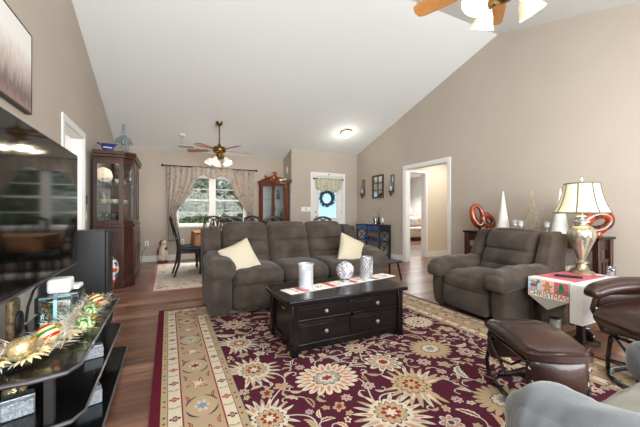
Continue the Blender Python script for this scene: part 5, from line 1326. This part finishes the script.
t = thing('glass_hurricane', 'glass candle hurricane with dark candle on the blue console', 'candle holder', (4.45, 6.06, zc)); mb = MB(); mb.lathe([(.04, 0), (.05, .01), (.052, .14), (.05, .18)], 18, cap=False); mb.build('glass', M_crys, t, solid=.002); mb = MB(); mb.lathe([(.0001, .004), (.034, .004), (.034, .13), (.0001, .13)], 14); mb.build('candle', mat('brown_candle', (96, 76, 64), .6), t)
t = thing('candle_pillar', 'white pillar candle on a stand beside the twig vase on the blue console', 'candle', (4.47, 5.80, zc)); mb = MB(); mb.lathe([(.03, 0), (.01, .01), (.01, .05), (.03, .06)], 14); mb.build('stand', M_blackm, t); mb = MB(); mb.lathe([(.026, .06), (.026, .15), (.0001, .15)], 14); mb.build('candle', M_china, t)
t = thing('twig_vase', 'slender vase with bare curling twigs on the blue console', 'vase', (4.47, 5.94, zc)); mb = MB(); mb.lathe([(.03, 0), (.035, .05), (.018, .14), (.022, .18)], 16, cap=False); mb.build('vase_body', M_blackm, t, solid=.002)
mb = MB(); M_twig = mat('twig', (84, 74, 64), .8)
for dx, dy, h in ((0, .20, .36), (-.04, -.16, .38), (.02, .06, .42), (0, -.26, .28)): mb.tube([(0, 0, .02), (dx*.3, dy*.2, h*.6), (dx*.7, dy*.55, h*.95), (dx, dy*.9, h), (dx, dy*1.1, h*.88)], [.004, .0035, .003, .003, .002], 5)
mb.build('twigs', M_twig, t)
for i, (y, lab) in enumerate(((6.42, 'small white dish at the far left of the blue console top'), (6.28, 'white dish next to the brown candle hurricane on the blue console'))):
    t = thing('dish', lab, 'dish', (4.42, y, zc)); mb = MB(); mb.lathe([(.03, 0), (.04, .005), (.06, .03), (.055, .03), (.0001, .01)], 16); mb.build('dish_body', M_china, t); mb = MB(); mb.sphere((0, 0, .03), .022, 8, sc=(1.2, 1.2, .8)); mb.build('trinket', M_silver, t)
for i, (y, c, h) in enumerate(((6.44, (40, 74, 128), .13), (6.30, (26, 50, 96), .10), (6.14, (120, 50, 40), .11), (6.02, (30, 90, 130), .09), (5.88, (140, 150, 160), .10))):
    nm = ['bright blue', 'navy', 'brownish red', 'teal', 'grey'][i]
    t = thing('ceramic_jar', nm+' ceramic jar on the middle shelf of the blue console', 'jar', (4.44, y, .423)); mb = MB(); mb.lathe([(.03, 0), (.048, h*.3), (.045, h*.7), (.025, h*.85)], 16); mb.build('jar_body', mat('jar%d' % i, c, .25, coat=.4), t); mb = MB(); mb.lathe([(.028, h*.85), (.028, h*.92), (.008, h*.95), (.010, h*1.05), (.0001, h*1.08)], 14); mb.build('lid', mat('jar%d' % i, c), t)
# mirror and sconces
t = thing('wall_mirror', 'wood framed mirror with six panes on the right wall', 'mirror', (XR-.001, 6.21, 1.44))
mb = MB(); mb.box(-.03, 0, -.22, -.18, 0, .57); mb.box(-.03, 0, .18, .22, 0, .57); mb.box(-.03, 0, -.18, .18, 0, .04); mb.box(-.03, 0, -.18, .18, .53, .57)
mb.box(-.026, -.006, -.009, .009, .04, .53)
for z in (.2, .365): mb.box(-.026, -.006, -.18, .18, z-.009, z+.009)
mb.build('frame', mat('dark_frame', (74, 50, 36), .4), t, bevel=.003); mb = MB(); mb.box(-.010, -.004, -.18, .18, .04, .53); mb.build('mirror_glass', M_mirror, t)
def sconce(y, label):
    t = thing('wall_sconce', label, 'sconce', (XR-.001, y, 1.50), 0, 'wooden sconces beside the mirror')
    mb = MB(); mb.box(-.02, 0, -.055, -.038, .08, .46); mb.box(-.02, 0, .038, .055, .08, .46); mb.box(-.02, 0, -.038, .038, .44, .46); mb.box(-.02, 0, -.055, .055, .04, .10); mb.build('back_frame', mat('sconce_wood', (92, 52, 30), .4), t, bevel=.002)
    mb = MB(); mb.box(-.006, -.003, -.038, .038, .10, .44); mb.build('back_mirror', M_mirror, t)
    mb = MB(); mb.lathe([(.004, -.05), (.02, -.02), (.035, .02), (.055, .07), (.055, .085)], 14, c=(-.06, 0)); mb.build('bracket', MATS['sconce_wood'], t)
    mb = MB(); mb.lathe([(.022, .086), (.022, .19), (.0001, .19)], 12, c=(-.06, 0)); mb.build('candle', M_china, t)
    mb = MB(); mb.lathe([(.036, .086), (.045, .16), (.032, .30)], 16, c=(-.06, 0), cap=False); mb.build('glass_chimney', M_crys, t, solid=.0015)
sconce(6.83, 'wooden candle sconce on the far left side of the paned mirror'); sconce(5.66, 'wooden candle sconce between the paned mirror and the doorway')
# stool
t = thing('stool', 'small dark low stool standing behind the right end of the taupe sofa', 'stool', (3.06, 3.93, 0), .03)
mb = MB()
def stf(u, v, w_, p): q = p.copy(); q.z -= .008*(1-u*u)*(w_ > 0); return q
mb.puff((0, 0, .30), (.50, .30, .04), .015, n=8, fn=stf); mb.build('seat', mat('slate_seat', (52, 62, 72), .35), t)
for sx in (-1, 1):
    for sy in (-1, 1): mb = MB(); mb.tube([(sx*.19, sy*.10, .285), (sx*.235, sy*.135, 0.002)], [.018, .012], 8); mb.build('leg', M_blackm, t)
# ================================================================= CEILING
def slope(y): return -math.atan(.30) if y > RY else math.atan(.30)
def fan(loc, top, mats, label, rot, nb, light, bl, scale=1.0, shade_r=.075, power=25, arm_r=.15, lift=0):
    t = thing('ceiling_fan', label, 'ceiling fan', loc, 0)
    B, BL = mats
    mb = MB(); mb.lathe([(.0001, top-.01), (.065, top-.005), (.06, top-.05), (.03, top-.08), (.013, top-.09)], 20); mb.build('canopy', B, t)
    mb = MB(); mb.cyl((0, 0, .20), (0, 0, top-.06), .013); mb.build('downrod', B, t)
    mb = MB(); mb.lathe([(.02, .24), (.035, .20), (.05, .18), (.11, .165), (.125, .14), (.125, .08), (.10, .05), (.06, .035), (.06, -.02), (.075, -.03), (.06, -.07), (.02, -.09)], 28); mb.build('motor_housing', B, t)
    for i in range(nb):
        a = rot+2*PI*i/nb; M = T(0, 0, .10, 0, 0, a) @ T(rx=.20)
        mb = MB(); pts = []; y0_ = .22; 
        outl = [(y0_, -.045), (y0_+.05, -.055), (bl*.6, -.068), (bl-.05, -.070), (bl-.012, -.052), (bl, 0), (bl-.012, .052), (bl-.05, .070), (bl*.6, .068), (y0_+.05, .055), (y0_, .045)]
        mb.prism(outl, -.003, .004, 'z', 0, M); b = mb.build('blade', BL, t, bevel=.002)
        mb = MB(); mb.prism([(.11, -.02), (.17, -.012), (.26, -.035), (.29, 0), (.26, .035), (.17, .012), (.11, .02)], -.009, -.003, 'z', 0, M); mb.build('blade_bracket', B, b)
    for i in range(light):
        a = rot*.5+2*PI*i/light+.3; c, s_ = math.cos(a), math.sin(a)
        mb = MB(); mb.tube([(.03*c, .03*s_, -.04), (.09*c, .09*s_, -.055), (.13*c, .13*s_, -.05), (arm_r*c, arm_r*s_, -.07+lift)], .010, 8); ar = mb.build('light_arm', B, t)
        M = T(arm_r*c, arm_r*s_, -.06+lift) @ Euler((0, 0, a)).to_matrix().to_4x4() @ Euler((0, PI-.55, 0)).to_matrix().to_4x4()
        k = shade_r/.075
        mb = MB(); mb.lathe([(.025*k, 0), (.032*k, .02*k), (.05*k, .05*k), (.062*k, .09*k), (.078*k, .125*k), (.080*k, .13*k)], 20, M=M, cap=False); mb.build('glass_shade', M_fshade, ar, solid=.003)
        mb = MB(); mb.sphere((0, 0, .065*k), .028*k, 8, M=M); mb.build('bulb', M_bulb, ar)
        p = Vector(loc)+M @ Vector((0, 0, .10*k))
        point('fan_bulb_light', tuple(p), power/light, (1, .90, .74), .04)
    return t
M_fshade = mat('frosted_shade', (232, 222, 196), .5, emit=.25, emitc=(255, 236, 196))
fan((.92, 6.43, 2.22), cz(6.43)-2.22+.002, (M_brass, M_redwood), 'brass ceiling fan with long downrod and glass lights over the dining table', .12, 5, 5, .66, power=30)
fan((2.00, 1.30, 2.55), cz(1.30)-2.55+.002, (M_brass, M_oak), 'ceiling fan with oak blades and bell glass lights at the top edge of the photo', math.radians(113), 5, 4, .62, power=26, shade_r=.078, lift=.03)
t = thing('flush_light', 'small glowing crystal flush ceiling light near the front door', 'ceiling light', (3.72, 6.19, cz(6.19)), 0)
mb = MB(); M = T(rx=-math.atan(.3)); mb.lathe([(.13, -.002), (.13, -.02), (.10, -.03)], 24, M=M); mb.build('base_plate', M_brass, t)
mb = MB(); mb.lathe([(.115, -.03), (.13, -.06), (.10, -.10), (.05, -.125), (.02, -.15), (.0001, -.16)], 16, M=M); mb.build('glass_bowl', M_bulb, t, smooth=False)
point('flush_bulb_light', (3.72, 6.15, cz(6.19)-.30), 3.5, (1, .97, .90), .05)
t = thing('smoke_detector', 'small white round detector on the sloping ceiling above the dining room', 'smoke detector', (.27, 7.05, cz(7.05)-.001)); mb = MB(); mb.lathe([(.06, 0), (.06, -.02), (.04, -.035), (.0001, -.035)], 20, M=M); mb.build('housing', M_white, t)
mb = MB(); mb.lathe([(.018, -.035), (.014, -.040), (.0001, -.040)], 12, M=M); mb.build('sensor', M_grey_edge, t)
t = thing('ceiling_vent', 'narrow white air vent in the ceiling left of the brass fan', 'vent', (.36, 7.52, cz(7.52)-.001)); mb = MB(); mb.box(-.17, .17, -.06, .06, -.010, 0, 0, M); mb.build('frame', M_white, t)
mb = MB()
for i in range(5): mb.box(-.15, .15, -.045+i*.02, -.038+i*.02, -.013, -.010, 0, M)
mb.build('slats', M_grey_edge, t)
# ================================================================= DEN
t = thing('den_sofa', 'beige sofa with patterned pillows seen through the right doorway', 'sofa', (8.55, 9.4, 0), -.2)
M_bei = mat('beige_fabric', (196, 178, 158), .9); mb = MB(); mb.puff((0, .1, .28), (2.0, .8, .28), .05, n=10); mb.build('base', M_bei, t); mb = MB(); mb.puff((0, .4, .62), (2.0, .22, .6), .08, (0, .03, .02), 12); mb.build('backrest', M_bei, t)
for s in (-1, 1): mb = MB(); mb.puff((s*.92, .05, .40), (.2, .85, .5), .08, n=10); mb.build('arm', M_bei, t); mb = MB(); mb.puff((s*.42, .0, .46), (.82, .62, .14), .05, (0, .02, .03), 10); mb.build('seat_cushion', M_bei, t)
mb = MB(); mb.box(-.9, .9, -.25, .42, .04, .14); mb.build('dark_plinth', M_chairw, t)
for i, (x, c) in enumerate(((-.6, (150, 96, 76)), (-.25, (176, 130, 104)), (.2, (120, 136, 160)), (.55, (150, 96, 76)))):
    mb = MB(); mb.puff((0, 0, 0), (.40, .14, .38), .06, (0, .03, 0), 10); o = mb.build('patterned_pillow', mat('den_pillow%d' % i, c, .9, c2=(206, 180, 156), scale=22), loc=(8.55+x*.98-.02, 9.36-x*.2+.02, .72), rot=(-.25, 0, -.2)); tag(o, ['rust patterned pillow at the left end of the den sofa', 'tan patterned pillow second from the left on the den sofa', 'blue grey patterned pillow on the den sofa', 'rust patterned pillow at the right end of the den sofa'][i], 'pillow', 'pillows on the den sofa')
t = thing('end_table', 'small end table behind the den sofa holding the lamp', 'end table', (9.18, 10.15, 0)); mb = MB(); mb.box(-.22, .22, -.22, .22, .55, .58); mb.build('table_top', M_cherry, t)
for sx in (-1, 1):
    for sy in (-1, 1): mb = MB(); mb.box(sx*.19-.02, sx*.19+.02, sy*.19-.02, sy*.19+.02, 0, .55); mb.build('leg', M_cherry, t)
t = thing('table_lamp', 'lit cream lamp on the end table seen through the right doorway', 'lamp', (9.18, 10.15, .581)); mb = MB(); mb.lathe([(.07, 0), (.07, .02), (.02, .04), (.05, .15), (.05, .22), (.015, .40)], 18); mb.build('base', M_china, t); mb = MB(); mb.lathe([(.20, .38), (.13, .70)], 24, cap=False); mb.build('lamp_shade', MATS['lamp_linen'], t, solid=.003)
